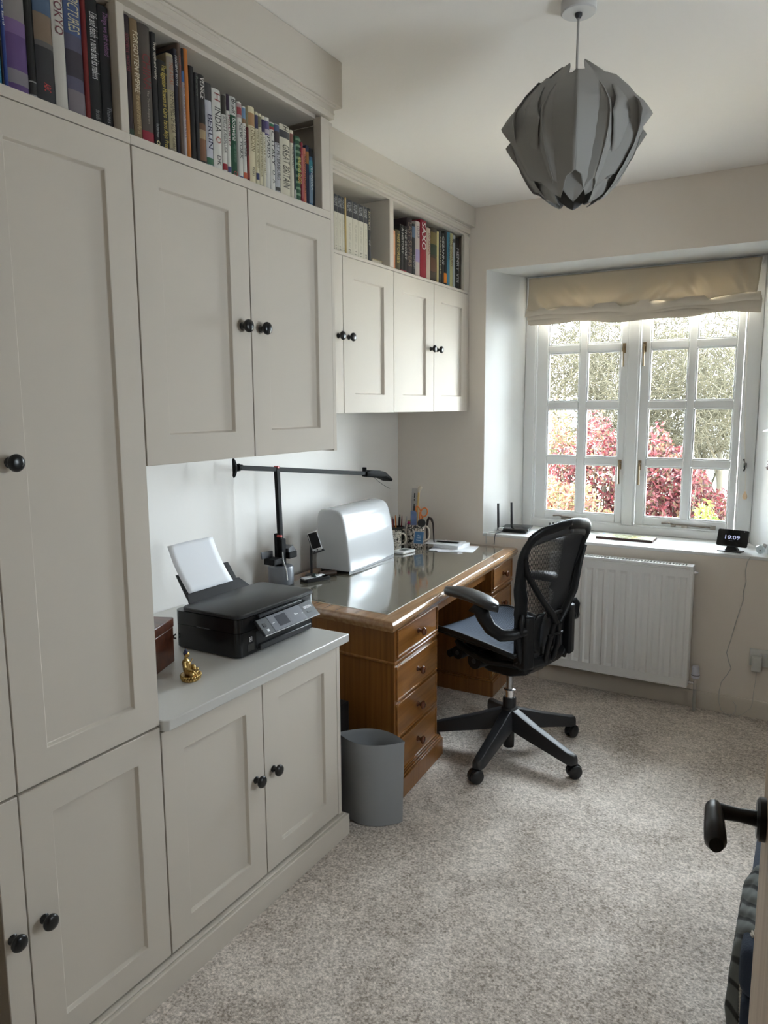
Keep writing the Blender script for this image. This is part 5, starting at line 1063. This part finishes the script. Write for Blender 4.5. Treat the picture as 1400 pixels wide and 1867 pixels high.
# tilt mechanism
tm = MB()
tm.loft([[(x, y, z) for y, z in ((-w, zb), (w, zb), (w, zt), (-w, zt))] for x, w, zb, zt in ((-.165, .05, .44, .48), (-.13, .07, .405, .49), (-.06, .085, .385, .50), (.05, .09, .382, .50), (.13, .085, .40, .50), (.20, .070, .425, .495), (.225, .05, .45, .485))])
part('tilt_housing', tm, M_CH, ch, bev=.010, seg=3, **Lc)
for s in (-1, 1):
    lk = MB().tube([(-.15, s*.14, .475), (-.02, s*.165, .465), (.07, s*.17, .480), (.14, s*.172, .500), (.160, s*.176, .525)], [(.020, .014), (.024, .015), (.026, .016), (.024, .015), (.018, .014)], 12)
    lk.tube([(.05, s*.09, .45), (.05, s*.190, .455)], .036, 20).tube([(.150, s*.10, .468), (.150, s*.186, .468)], .030, 18)
    part('link_arm', lk, M_CH, ch, smooth=60, **Lc)
    part('pivot_cap', MB().tube([(.05, s*.189, .455), (.05, s*.194, .455)], .011, 12).tube([(.150, s*.185, .468), (.150, s*.190, .468)], .010, 12), M_DARK, ch, **Lc)
part('tilt_knob', MB().tube([(.19, .05, .455), (.205, .135, .448)], .012, 10).tube([(.205, .13, .448), (.208, .175, .447)], [.020, .017], 12), M_CH, ch, **Lc)
# seat
def seat_z(x, y):
    t = (x+.17)/.58                                   # 0 rear .. 1 front
    z = .515+.030*math.sin(min(max(t, 0), 1)*PI*.75) - .075*max(0, t-.72)**1.5*4.2
    w = abs(y)/.235
    return z + .040*w**2.6*(1-max(0, t-.65)*2.2)
def seat_w(t):
    return .205+.042*math.sin(min(1, t*1.15)*PI*.62) if t < .78 else (.205+.042*math.sin(min(1, .78*1.15)*PI*.62))*math.sqrt(max(0.0, 1-((t-.78)/.222)**2.6))
def seatP(u, v, dz=0, sc_=1.0):
    t = u; x = -.17+.585*t; y = (2*v-1)*seat_w(t)*sc_
    return (x, y, seat_z(x, y)+dz)
def weave(name, c1, c2, axis, sc_):
    m = bpy.data.materials.new(name); m.use_nodes = True; nt = m.node_tree; n_ = nt.nodes; p = n_['Principled BSDF']; L = nt.links.new
    tc = n_.new('ShaderNodeTexCoord'); wv = n_.new('ShaderNodeTexWave'); wv.bands_direction = axis; wv.inputs['Scale'].default_value = sc_; wv.inputs['Distortion'].default_value = .4
    mx = n_.new('ShaderNodeMix'); mx.data_type = 'RGBA'; mx.inputs[6].default_value = c1; mx.inputs[7].default_value = c2
    b = n_.new('ShaderNodeBump'); b.inputs['Strength'].default_value = .5; b.inputs['Distance'].default_value = .002
    L(tc.outputs['Object'], wv.inputs['Vector']); L(wv.outputs['Fac'], mx.inputs[0]); L(mx.outputs[2], p.inputs['Base Color']); L(wv.outputs['Fac'], b.inputs['Height']); L(b.outputs['Normal'], p.inputs['Normal'])
    p.inputs['Roughness'].default_value = .75; p.inputs['Specular IOR Level'].default_value = .12
    return m
o = part('seat_mesh', MB().grid(lambda u, v: seatP(u, v, 0, .985), 36, 26), weave('seat_weave_sky_tint', (.030, .038, .055, 1), (.085, .105, .145, 1), 'X', 34), ch, smooth=60, **Lc)  # blue sky reflection put into the weave colours
rim = [seatP(i/30, 0) for i in range(31)]+[seatP(1-i/30, 1) for i in range(1, 31)]
rm_ = MB(); pts = rim+[rim[0]]
rm_.tube([(x, y, z-.009) for x, y, z in pts], [(.008, .012)]*len(pts), 10, False)
part('seat_frame', rm_, M_CH, ch, smooth=60, **Lc)
part('seat_rail', MB().grid(lambda u, v: (lambda p: (p[0], p[1], p[2]-.010-.022*v*math.sin(min(1, u*1.05)*PI)))(seatP(u*.9+.02, 0)), 24, 4).grid(lambda u, v: (lambda p: (p[0], p[1], p[2]-.010-.022*v*math.sin(min(1, u*1.05)*PI)))(seatP(u*.9+.02, 1)), 24, 4), M_CH, ch, **Lc).modifiers.new('s', 'SOLIDIFY').thickness = .010
# back: half width and wing wrap along height
def lerp(tab, z):
    for (a, b), (c, d) in zip(tab, tab[1:]):
        if z <= c: t = max(0, (z-a)/(c-a)); t = t*t*(3-2*t); return b+(d-b)*t
    return tab[-1][1]
HW = [(.47, .150), (.50, .172), (.55, .186), (.65, .192), (.75, .203), (.85, .216), (.95, .231), (1.0, .232), (1.04, .222), (1.065, .185), (1.08, .10), (1.086, .0)]
WRAP = [(.47, 0), (.55, .012), (.65, .036), (.75, .060), (.85, .070), (.95, .056), (1.05, .034), (1.09, .03)]
def backx(y, z):
    return -.19-.16*(z-.49)+.014*math.exp(-((z-.62)/.10)**2) + lerp(WRAP, z)*(min(1.3, abs(y)/.215))**2
def edge_pts(off, z0=.475, z1=1.086, n=40):
    L_ = []
    for i in range(n+1):
        t = i/n; z = z0+(z1-z0)*math.sin(t*PI/2)
        L_.append((max(0, lerp(HW, z)-off), z))
    return L_
ed = edge_pts(.022)
loop = [(backx(y, z-.0), y, z-.010) for y, z in ed]+[(backx(y, z), -y, z-.010) for y, z in reversed(ed[:-1])]
rad = []
for p in loop:
    z = p[2]; rad.append((.013, .024+.018*math.exp(-((z-.74)/.17)**2)))
fr_ = MB().tube(loop, rad, 12)
part('back_frame', fr_, M_CH, ch, smooth=70, **Lc)
# broad top band of the frame
def band(u, v):
    y = (2*u-1)*.205; zt = 1.074-.055*(abs(2*u-1))**3.2; zb = 1.028-.038*(abs(2*u-1))**2.2; z = zb+(zt-zb)*v
    return (backx(y, z)-.006, y, z)
part('top_band', MB().grid(band, 24, 4), mat('band_grey', (.035, .036, .040), .38), ch, **Lc).modifiers.new('s', 'SOLIDIFY').thickness = .012
part('emblem', MB().grid(lambda u, v: (backx(0, 1.047)-.0215, .012-.024*u-.0, 1.040+.014*v), 2, 2), M_DARK, ch, **Lc).modifiers.new('s', 'SOLIDIFY').thickness = .001
# woven back: real threads
th = MB()
ny = 74
for i in range(ny+1):
    y = -.222+.444*i/ny; pts = []
    for j in range(19):
        z = .50+.565*j/18
        if abs(y) < lerp(HW, z)-.012: pts.append((backx(y, z)+.006, y, z))
    if len(pts) > 2: th.tube(pts, (.0021), 3, False)
for j in range(30):
    z = .505+.545*j/29; wv = lerp(HW, z)-.016
    th.tube([(backx(y, z)+.0075, y, z) for y in [wv*(2*k/10-1) for k in range(11)]], .0009, 3, False)
part('back_mesh', th, M_PELL, ch, stuff=True, smooth=60, **Lc)
# y-shaped support and lower loop behind the mesh
ys_ = MB()
for s in (-1, 1):
    ys_.tube([(backx(.195, .93)-.012, s*.212, .955), (backx(.185, .88)-.016, s*.188, .885), (backx(.12, .78)-.026, s*.118, .775), (backx(.05, .70)-.032, s*.046, .700), (backx(0, .66)-.034, s*.012, .655)], [(.010, .013), (.010, .016), (.011, .016), (.012, .018), (.012, .018)], 10)
    ys_.tube([(backx(0, .66)-.034, s*.010, .665), (backx(0, .60)-.036, s*.026, .600), (backx(0, .55)-.03, s*.036, .55), (backx(0, .50)-.020, s*.030, .495), (-.20, s*.020, .475)], [(.010, .012)]*5, 10)
part('support_yoke', ys_, M_CH, ch, smooth=70, **Lc)
lb = MB()
for s in (-1, 1):
    lb.grid(lambda u, v, s=s: (backx(.1, .5+.22*v)+.000-.012*math.sin(u*PI), s*(.045+.085*u*(.55+.45*math.sin(v*PI))), .525+.175*v), 8, 12)
lo = part('lumbar_pad', lb, M_CH, ch, smooth=60, **Lc); lo.modifiers.new('s', 'SOLIDIFY').thickness = .008
part('lumbar_clip', MB().tube([(-.235, -.06, .690), (-.245, 0, .700), (-.235, .06, .690)], .008, 8).tube([(-.232, -.05, .60), (-.240, 0, .605), (-.232, .05, .60)], .006, 8), M_CH, ch, smooth=60, **Lc)
bb_ = MB().tube([(-.165, .165, .512), (-.175, .150, .490), (-.184, .09, .478), (-.190, 0, .474), (-.184, -.09, .478), (-.175, -.150, .490), (-.165, -.165, .512)], [(.016, .022), (.018, .030), (.016, .026), (.016, .024), (.016, .026), (.018, .030), (.016, .022)], 12)
bb_.tube([(-.185, 0, .47), (-.14, 0, .462), (-.08, 0, .46)], [(.03, .024), (.035, .026), (.04, .03)], 12)
for s in (-1, 1): bb_.tube([(-.175, s*.125, .482), (-.12, s*.09, .462), (-.07, s*.07, .455)], [(.016, .02), (.016, .02), (.016, .02)], 10)
part('lower_yoke', bb_, M_CH, ch, smooth=70, **Lc)
# arm rests
for s in (1, -1):
    up = MB().loft([[(x, s*y, z) for x, y in ((-.225, .128), (-.150, .128), (-.145, .178), (-.215, .178))] for z in (.475, .50, .66, .70)])
    part('arm_upright', up, M_CH, ch, bev=.012, seg=3, **Lc)
    part('upright_slot', MB().box(-.195, -.181, s*.178-.001, s*.178+.0015, .545, .625), mat('recess_black', (.003, .003, .003), .5), ch, **Lc)
    am = MB().tube([(-.195, s*.168, .640), (-.180, s*.225, .632), (-.155, s*.262, .632), (-.105, s*.270, .652), (-.070, s*.272, .690), (-.055, s*.270, .722), (-.03, s*.268, .742)], [(.024, .022), (.022, .024), (.019, .026), (.018, .028), (.018, .030), (.020, .036), (.016, .05)], 14)
    part('arm_bracket', am, M_CH, ch, smooth=70, **Lc)
    def pad(s):
        rings = []
        for i in range(17):
            t = i/16; x = -.150+(.322 if s > 0 else .26)*t; c_ = s*(.285-.045*t); w_ = .050*math.sqrt(max(.02, 1-abs(2*t-1)**4.5)); zt = .764+.022*math.sin(t*PI)**.8+.010*t; zb = zt-.042+.010*(abs(2*t-1))**3
            rings.append([(x, c_+w_*math.cos(b_), (zt+zb)/2+(zt-zb)/2*math.copysign(abs(math.sin(b_))**.65, math.sin(b_))) for b_ in [2*PI*k/18 for k in range(18)]])
        return MB().loft(rings)
    part('arm_pad', pad(s), mat('arm_pad_black', (.016, .016, .018), .30), ch, smooth=60, **Lc)
    part('arm_lever', MB().tube([(-.200, s*.185, .71), (-.205, s*.196, .69), (-.203, s*.198, .63)], [(.010, .014), (.012, .018), (.008, .012)], 10), M_CH, ch, smooth=60, **Lc)
# ================================================================== LANTERN by the window
lt = thing('lantern', 'dark red wire lantern with a pale conical cap hanging right of the window', 'lantern', (-.135, 3.72, 1.25))
lx_, ly_ = -.128, 3.72
part('cap', MB().lathe([(.0001, .250), (.014, .248), (.020, .236), (.050, .205), (.089, .186), (.091, .183), (.086, .183), (.048, .198), (.0001, .205)], 24, None, (lx_, ly_, 1.25)), mat('weathered_tin', (.42, .38, .32), .55, bump=(120, .3, .002)), lt)
M_LRED = mat('oxblood_iron', (.07, .018, .020), .4, .3)
fm = MB()
for k in range(6):
    a = 2*PI*k/6+.2; ca, sa = math.cos(a), math.sin(a)
    fm.tube([(lx_+.058*ca, ly_+.058*sa, 1.275), (lx_+.060*ca, ly_+.060*sa, 1.32), (lx_+.060*ca, ly_+.060*sa, 1.40), (lx_+.066*ca, ly_+.066*sa, 1.44)], .0028, 8)
for z, r in ((1.285, .063), (1.300, .062)): fm.tube([(lx_+r*math.cos(2*PI*k/24), ly_+r*math.sin(2*PI*k/24), z) for k in range(25)], .003, 6)
part('frame', fm, M_LRED, lt)
part('tray', MB().lathe([(.0001, 0), (.03, .0), (.066, .012), (.070, .022), (.064, .024), (.0001, .018)], 24, None, (lx_, ly_, 1.252)), M_LRED, lt)
part('glass', MB().lathe([(.048, .03), (.051, .06), (.051, .16), (.044, .188), (.042, .188), (.049, .158), (.049, .06), (.046, .03)], 24, None, (lx_, ly_, 1.25)), GLASS, lt)
part('hanging_chain', MB().tube([(lx_, ly_, 1.495), (lx_, ly_, ZC)], .0022, 6).lathe([(.0001, 0), (.014, 0), (.018, .006), (.018, .012), (.0001, .012)], 16, None, (lx_, ly_, ZC-.012)), M_LRED, lt)
# ================================================================== FOOTSTOOL and throw behind the open door
M_NAVY = mat('navy_wool', (.022, .032, .055), .9, bump=(180, .5, .003))
ac = thing('footstool', 'navy upholstered footstool behind the open door, half under a throw', 'footstool', (.19, 2.0, 0))
fx0, fx1, fy0, fy1 = -.078, .46, 1.705, 2.30
part('base', MB().box(fx0+.008, fx1-.008, fy0+.008, fy1-.008, .075, .20), M_NAVY, ac, bev=.015, seg=3)
part('cushion', MB().box(fx0, fx1, fy0, fy1, .203, .335), M_NAVY, ac, bev=.035, seg=4)
M_LEG = mat('dark_leg_wood', (.03, .018, .012), .4)
for x in (fx0+.06, fx1-.06):
    for y in (fy0+.06, fy1-.06): part('leg', MB().tube([(x, y, 0), (x, y, .08)], [.015, .022], 12), M_LEG, ac)
def throw_mat():
    m = bpy.data.materials.new('knitted_throw'); m.use_nodes = True; nt = m.node_tree; n = nt.nodes; p = n['Principled BSDF']; L = nt.links.new
    tc = n.new('ShaderNodeTexCoord'); w = n.new('ShaderNodeTexWave'); w.inputs['Scale'].default_value = 9; w.inputs['Distortion'].default_value = 2.0; w.inputs['Detail'].default_value = 1; w.bands_direction = 'DIAGONAL'
    rp = n.new('ShaderNodeValToRGB'); rp.color_ramp.elements[0].position = .06; rp.color_ramp.elements[1].position = .22; rp.color_ramp.elements[0].color = (.018, .018, .016, 1); rp.color_ramp.elements[1].color = (.115, .120, .110, 1)
    b = n.new('ShaderNodeBump'); b.inputs['Strength'].default_value = .8; b.inputs['Distance'].default_value = .006
    L(tc.outputs['Object'], w.inputs['Vector']); L(w.outputs['Fac'], rp.inputs['Fac']); L(rp.outputs['Color'], p.inputs['Base Color']); L(w.outputs['Fac'], b.inputs['Height']); L(b.outputs['Normal'], p.inputs['Normal'])
    p.inputs['Roughness'].default_value = .95
    return m
tw = thing('knitted_throw', 'grey herringbone knitted throw with pale fringe draped over the footstool', 'throw', (-.05, 1.72, 0))
def drape(u, v):
    # u along the chair front, v from the seat over the front edge down to the floor
    y = 1.785+.29*u
    path = [(.30, .350), (.12, .356), (.0, .352), (-.066, .338), (-.094, .28), (-.102, .17), (-.108, .075), (-.098, .016)]
    f = v*(len(path)-1); i = min(int(f), len(path)-2); t = f-i
    x = path[i][0]+(path[i+1][0]-path[i][0])*t; z = path[i][1]+(path[i+1][1]-path[i][1])*t
    k = max(0, (v-.3))
    x += .9*max(0, .16-u)**2*k*3*(1 if v > .4 else 0) - .006*k*math.sin(u*14+.6)
    return (x, y+.010*math.sin(v*9), z+.004*math.sin(u*30)*(1-v))
o = part('blanket', MB().grid(drape, 44, 34), throw_mat(), tw, smooth=70); o.modifiers.new('s', 'SOLIDIFY').thickness = .010
fg = MB()
for i in range(44):
    p = drape(0, .3+.7*i/43); fg.tube([p, (p[0]+.004, p[1]-.016, max(.004, p[2]+R_.uniform(-.006, .006)))], .0028, 5)
part('fringe', fg, mat('fringe_cream', (.42, .38, .32), .9), tw, stuff=True)

# ================================================================== GARDEN
rng = np.random.default_rng(5)
gd = MB().grid(lambda u, v: (-14+20*u, 4.9+24*v, -.35+.9*min(1, v*1.4)*0+.08*math.sin(u*20)*math.sin(v*17)), 20, 20)
struct('ground', gd, mat('pale_bounce_ground', (.42, .395, .335), .95, bump=(8, .6, .05), noisecol=((.27, .255, .2), 2.0, .15)))  # ground coloured pale to bounce daylight up onto the ceiling
M_BARK = mat('sunlit_bark', (.06, .052, .034), .9, noisecol=((.034, .03, .02), 6, .2))
M_TWIG = translucent('olive_twigs', (.042, .038, .023, 1), .3, .9)
def limb_mesh(name, segs, nside, m):
    """segs: list of (p, q, r0, r1) -> tapered prisms, vectorised"""
    P = np.array([s[0] for s in segs]); Q = np.array([s[1] for s in segs]); r0 = np.array([s[2] for s in segs])[:, None]; r1 = np.array([s[3] for s in segs])[:, None]
    T = Q-P; T /= np.linalg.norm(T, axis=1)[:, None]+1e-9
    A = np.where(np.abs(T[:, 2:3]) < .9, np.array([[0, 0, 1.]]), np.array([[1., 0, 0]])); U = np.cross(T, A); U /= np.linalg.norm(U, axis=1)[:, None]; W = np.cross(T, U)
    n = len(segs); V = np.zeros((n, 2, nside, 3))
    for k in range(nside):
        d = U*math.cos(2*PI*k/nside)+W*math.sin(2*PI*k/nside); V[:, 0, k] = P+d*r0; V[:, 1, k] = Q+d*r1
    base = np.arange(n)[:, None]*2*nside; F = []
    for k in range(nside):
        j = (k+1) % nside; F.append(np.concatenate([base+k, base+j, base+nside+j, base+nside+k], 1))
    F = np.concatenate(F, 0)
    me = bpy.data.meshes.new(name); me.vertices.add(n*2*nside); me.vertices.foreach_set('co', V.reshape(-1)); me.loops.add(F.size); me.polygons.add(len(F))
    me.loops.foreach_set('vertex_index', F.reshape(-1).astype(np.int32)); me.polygons.foreach_set('loop_start', (np.arange(len(F))*4).astype(np.int32)); me.polygons.foreach_set('loop_total', np.full(len(F), 4, np.int32))
    me.update(); me.validate(); me.materials.append(m); me.polygons.foreach_set('use_smooth', [True]*len(me.polygons)); return me
def tree(label, x, y, h, lean, spread, depth, seed, dens=1.0, r0=.09):
    rg = np.random.default_rng(seed); big, small = [], []
    def grow(p, d, L, r, lv):
        nseg = 4 if lv < 2 else 3; q = p
        for i in range(nseg):
            d = d+rg.normal(0, .13+.03*lv, 3)+np.array([0, 0, .05 if lv < 3 else .01]); d /= np.linalg.norm(d)
            e = q+d*L/nseg; ra = r*(1-.55*i/nseg); rb = r*(1-.55*(i+1)/nseg)
            (big if lv < 2 else small).append((q-np.array((x, y, -.35)), e-np.array((x, y, -.35)), ra, rb)); q = e
            if lv < depth and (i > 0 or lv > 0):
                for _ in range(rg.poisson(1.25*dens) + (1 if i == nseg-1 else 0)):
                    ax = rg.normal(0, 1, 3); ax -= ax.dot(d)*d; ax /= np.linalg.norm(ax)+1e-9
                    a = rg.uniform(.4, 1.0)*spread; nd = d*math.cos(a)+ax*math.sin(a); grow(q, nd, L*rg.uniform(.52, .75), max(.004, rb*rg.uniform(.5, .7)), lv+1)
    grow(np.array((x, y, -.35)), np.array((lean[0], lean[1], 1.0)), h*.30, r0*.8, 0)
    t = thing('bare_tree', label, 'tree', (x, y, -.35), 0, 'bare trees beyond the window')
    o = bpy.data.objects.new('trunk', limb_mesh('trunk', big, 8, M_BARK)); COL.objects.link(o); o.parent = t
    if small:
        o = bpy.data.objects.new('twigs', limb_mesh('twigs', small, 3, M_TWIG)); COL.objects.link(o); o.parent = t; o['kind'] = 'stuff'
    return len(small)
NT = 0
for a in [('bare tree seen through the left casement, nearest the frame', -3.6, 10.0, 5.6, (.10, 0), 1.0, 5, 11, 1.05, .075),
          ('leaning bare tree behind the middle of the left casement', -2.85, 11.5, 6.2, (.22, 0), 1.0, 5, 12, 1.05, .085),
          ('bare tree behind the window mullion', -2.2, 10.5, 5.8, (-.12, 0), 1.05, 5, 23, 1.05, .08),
          ('bare forked tree behind the right casement', -1.55, 9.8, 5.6, (.12, 0), 1.0, 5, 14, 1.05, .08),
          ('bare bushy tree at the right edge of the view', -.85, 9.4, 5.2, (.06, 0), 1.1, 5, 15, 1.1, .07),
          ('far bare tree on the left skyline', -5.0, 15.5, 7.2, (.05, 0), 1.1, 5, 16, 1.0, .10),
          ('far bare tree on the middle skyline', -3.4, 16.0, 7.4, (-.05, 0), 1.1, 5, 17, 1.05, .10),
          ('far bare tree on the right skyline', -1.9, 15.0, 7.2, (.08, 0), 1.1, 5, 18, 1.05, .10),
          ('slender bare tree furthest right', -.75, 13.5, 6.4, (-.05, 0), 1.1, 5, 19, 1.05, .08)]:
    NT += tree(*a)
def shrub(name, label, c, rad, n, cols, size, seed, cat='shrub', group=None):
    rg = np.random.default_rng(seed)
    t = thing(name, label, cat, (c[0], c[1], -.35), 0, group)
    d = rg.normal(0, 1, (n, 3)); d /= np.linalg.norm(d, axis=1)[:, None]; rr_ = rg.uniform(.35, 1, (n, 1))**.45
    lump = 1+.22*np.sin(d[:, 0:1]*7+seed)*np.sin(d[:, 2:3]*6+2*seed)
    P = d*rr_*lump*np.array(rad); P[:, 2] += rad[2]*.9; P[:, 2] = np.abs(P[:, 2])
    T = rg.normal(0, 1, (n, 3)); T /= np.linalg.norm(T, axis=1)[:, None]; B = np.cross(T, rg.normal(0, 1, (n, 3))); B /= np.linalg.norm(B, axis=1)[:, None]; N = np.cross(T, B)
    s = size*rg.uniform(.6, 1.3, (n, 1))
    V = np.stack([P-T*s, P+B*s*.42+N*s*.12, P+T*s, P-B*s*.42+N*s*.12], 1)
    F = np.arange(n*4).reshape(n, 4)
    me = bpy.data.meshes.new('foliage'); me.from_pydata(V.reshape(-1, 3).tolist(), [], F.tolist())
    for m in cols: me.materials.append(m)
    me.polygons.foreach_set('material_index', rg.integers(0, len(cols), n).astype(np.int32)); me.update()
    o = bpy.data.objects.new('foliage', me); COL.objects.link(o); o.parent = t; o['kind'] = 'stuff'
    segs = []
    for k in range(60):
        e = P[rg.integers(0, n)]; b0 = np.array((e[0]*.15, e[1]*.15, 0)); m_ = (b0+e)/2+rg.normal(0, .06, 3)
        segs += [(b0, m_, .012, .009), (m_, e, .009, .004)]
    o = bpy.data.objects.new('stems', limb_mesh('stems', segs, 4, M_BARK)); COL.objects.link(o); o.parent = t; o['kind'] = 'stuff'
def leafm(n, c): return translucent(n, (*c, 1), .5, .6)
RED = [leafm('leaf_crimson', (0.070, 0.012, 0.014)), leafm('leaf_rose', (0.100, 0.032, 0.034)), leafm('leaf_wine', (0.034, 0.008, 0.010)), leafm('leaf_brown', (0.058, 0.034, 0.020))]
PALE = [leafm('leaf_rust', (0.088, 0.034, 0.020)), leafm('leaf_straw', (0.095, 0.072, 0.034)), leafm('leaf_pinkish', (0.100, 0.042, 0.034)), leafm('leaf_olive', (0.055, 0.052, 0.022))]
GRN = [leafm('leaf_lime', (0.050, 0.095, 0.010)), leafm('leaf_spring', (0.080, 0.112, 0.014)), leafm('leaf_green', (0.036, 0.066, 0.010))]
shrub('red_shrub', 'crimson-leaved shrub filling the middle panes of the left casement', (-1.95, 7.9), (.62, .55, .92), 9000, RED, .032, 31)
shrub('red_shrub', 'crimson-leaved shrub behind the lower left of the right casement', (-1.42, 7.7), (.45, .5, .86), 6500, RED, .032, 32)
shrub('red_shrub', 'low wine-red shrub by the lime green bush', (-.98, 7.5), (.40, .4, .70), 5000, RED, .030, 33)
shrub('rust_shrub', 'tall straw and rust shrub at the left window edge', (-2.75, 8.3), (.55, .5, .98), 6500, PALE, .030, 34)
shrub('rust_shrub', 'low rust and straw hedge along the bottom of the left casement', (-2.05, 6.7), (.70, .35, .66), 8000, PALE, .026, 35)
shrub('rust_shrub', 'low rust and straw hedge along the bottom of the right casement', (-1.25, 6.5), (.45, .33, .50), 6000, PALE+[RED[1]], .026, 36)
shrub('green_bush', 'lime green bush in the lowest right-hand pane', (-.72, 6.5), (.40, .33, .54), 5500, GRN, .027, 37)
shed = thing('shed', 'pale grey outbuilding glimpsed through the right casement', 'shed', (-2.75, 19, -.35))
part('wall', MB().box(-3.6, -1.95, 18.6, 20, -.35, .85), mat('grey_render', (.34, .35, .37), .8), shed)
part('roof', MB().prism([(18.3, .82), (19.3, 1.15), (20.3, .82)], -3.75, -1.8, 'yz'), mat('slate_roof', (.16, .165, .18), .6), shed)
part('door', MB().box(-2.9, -2.4, 18.56, 18.61, -.3, .70), mat('shed_door', (.20, .21, .22), .6), shed)
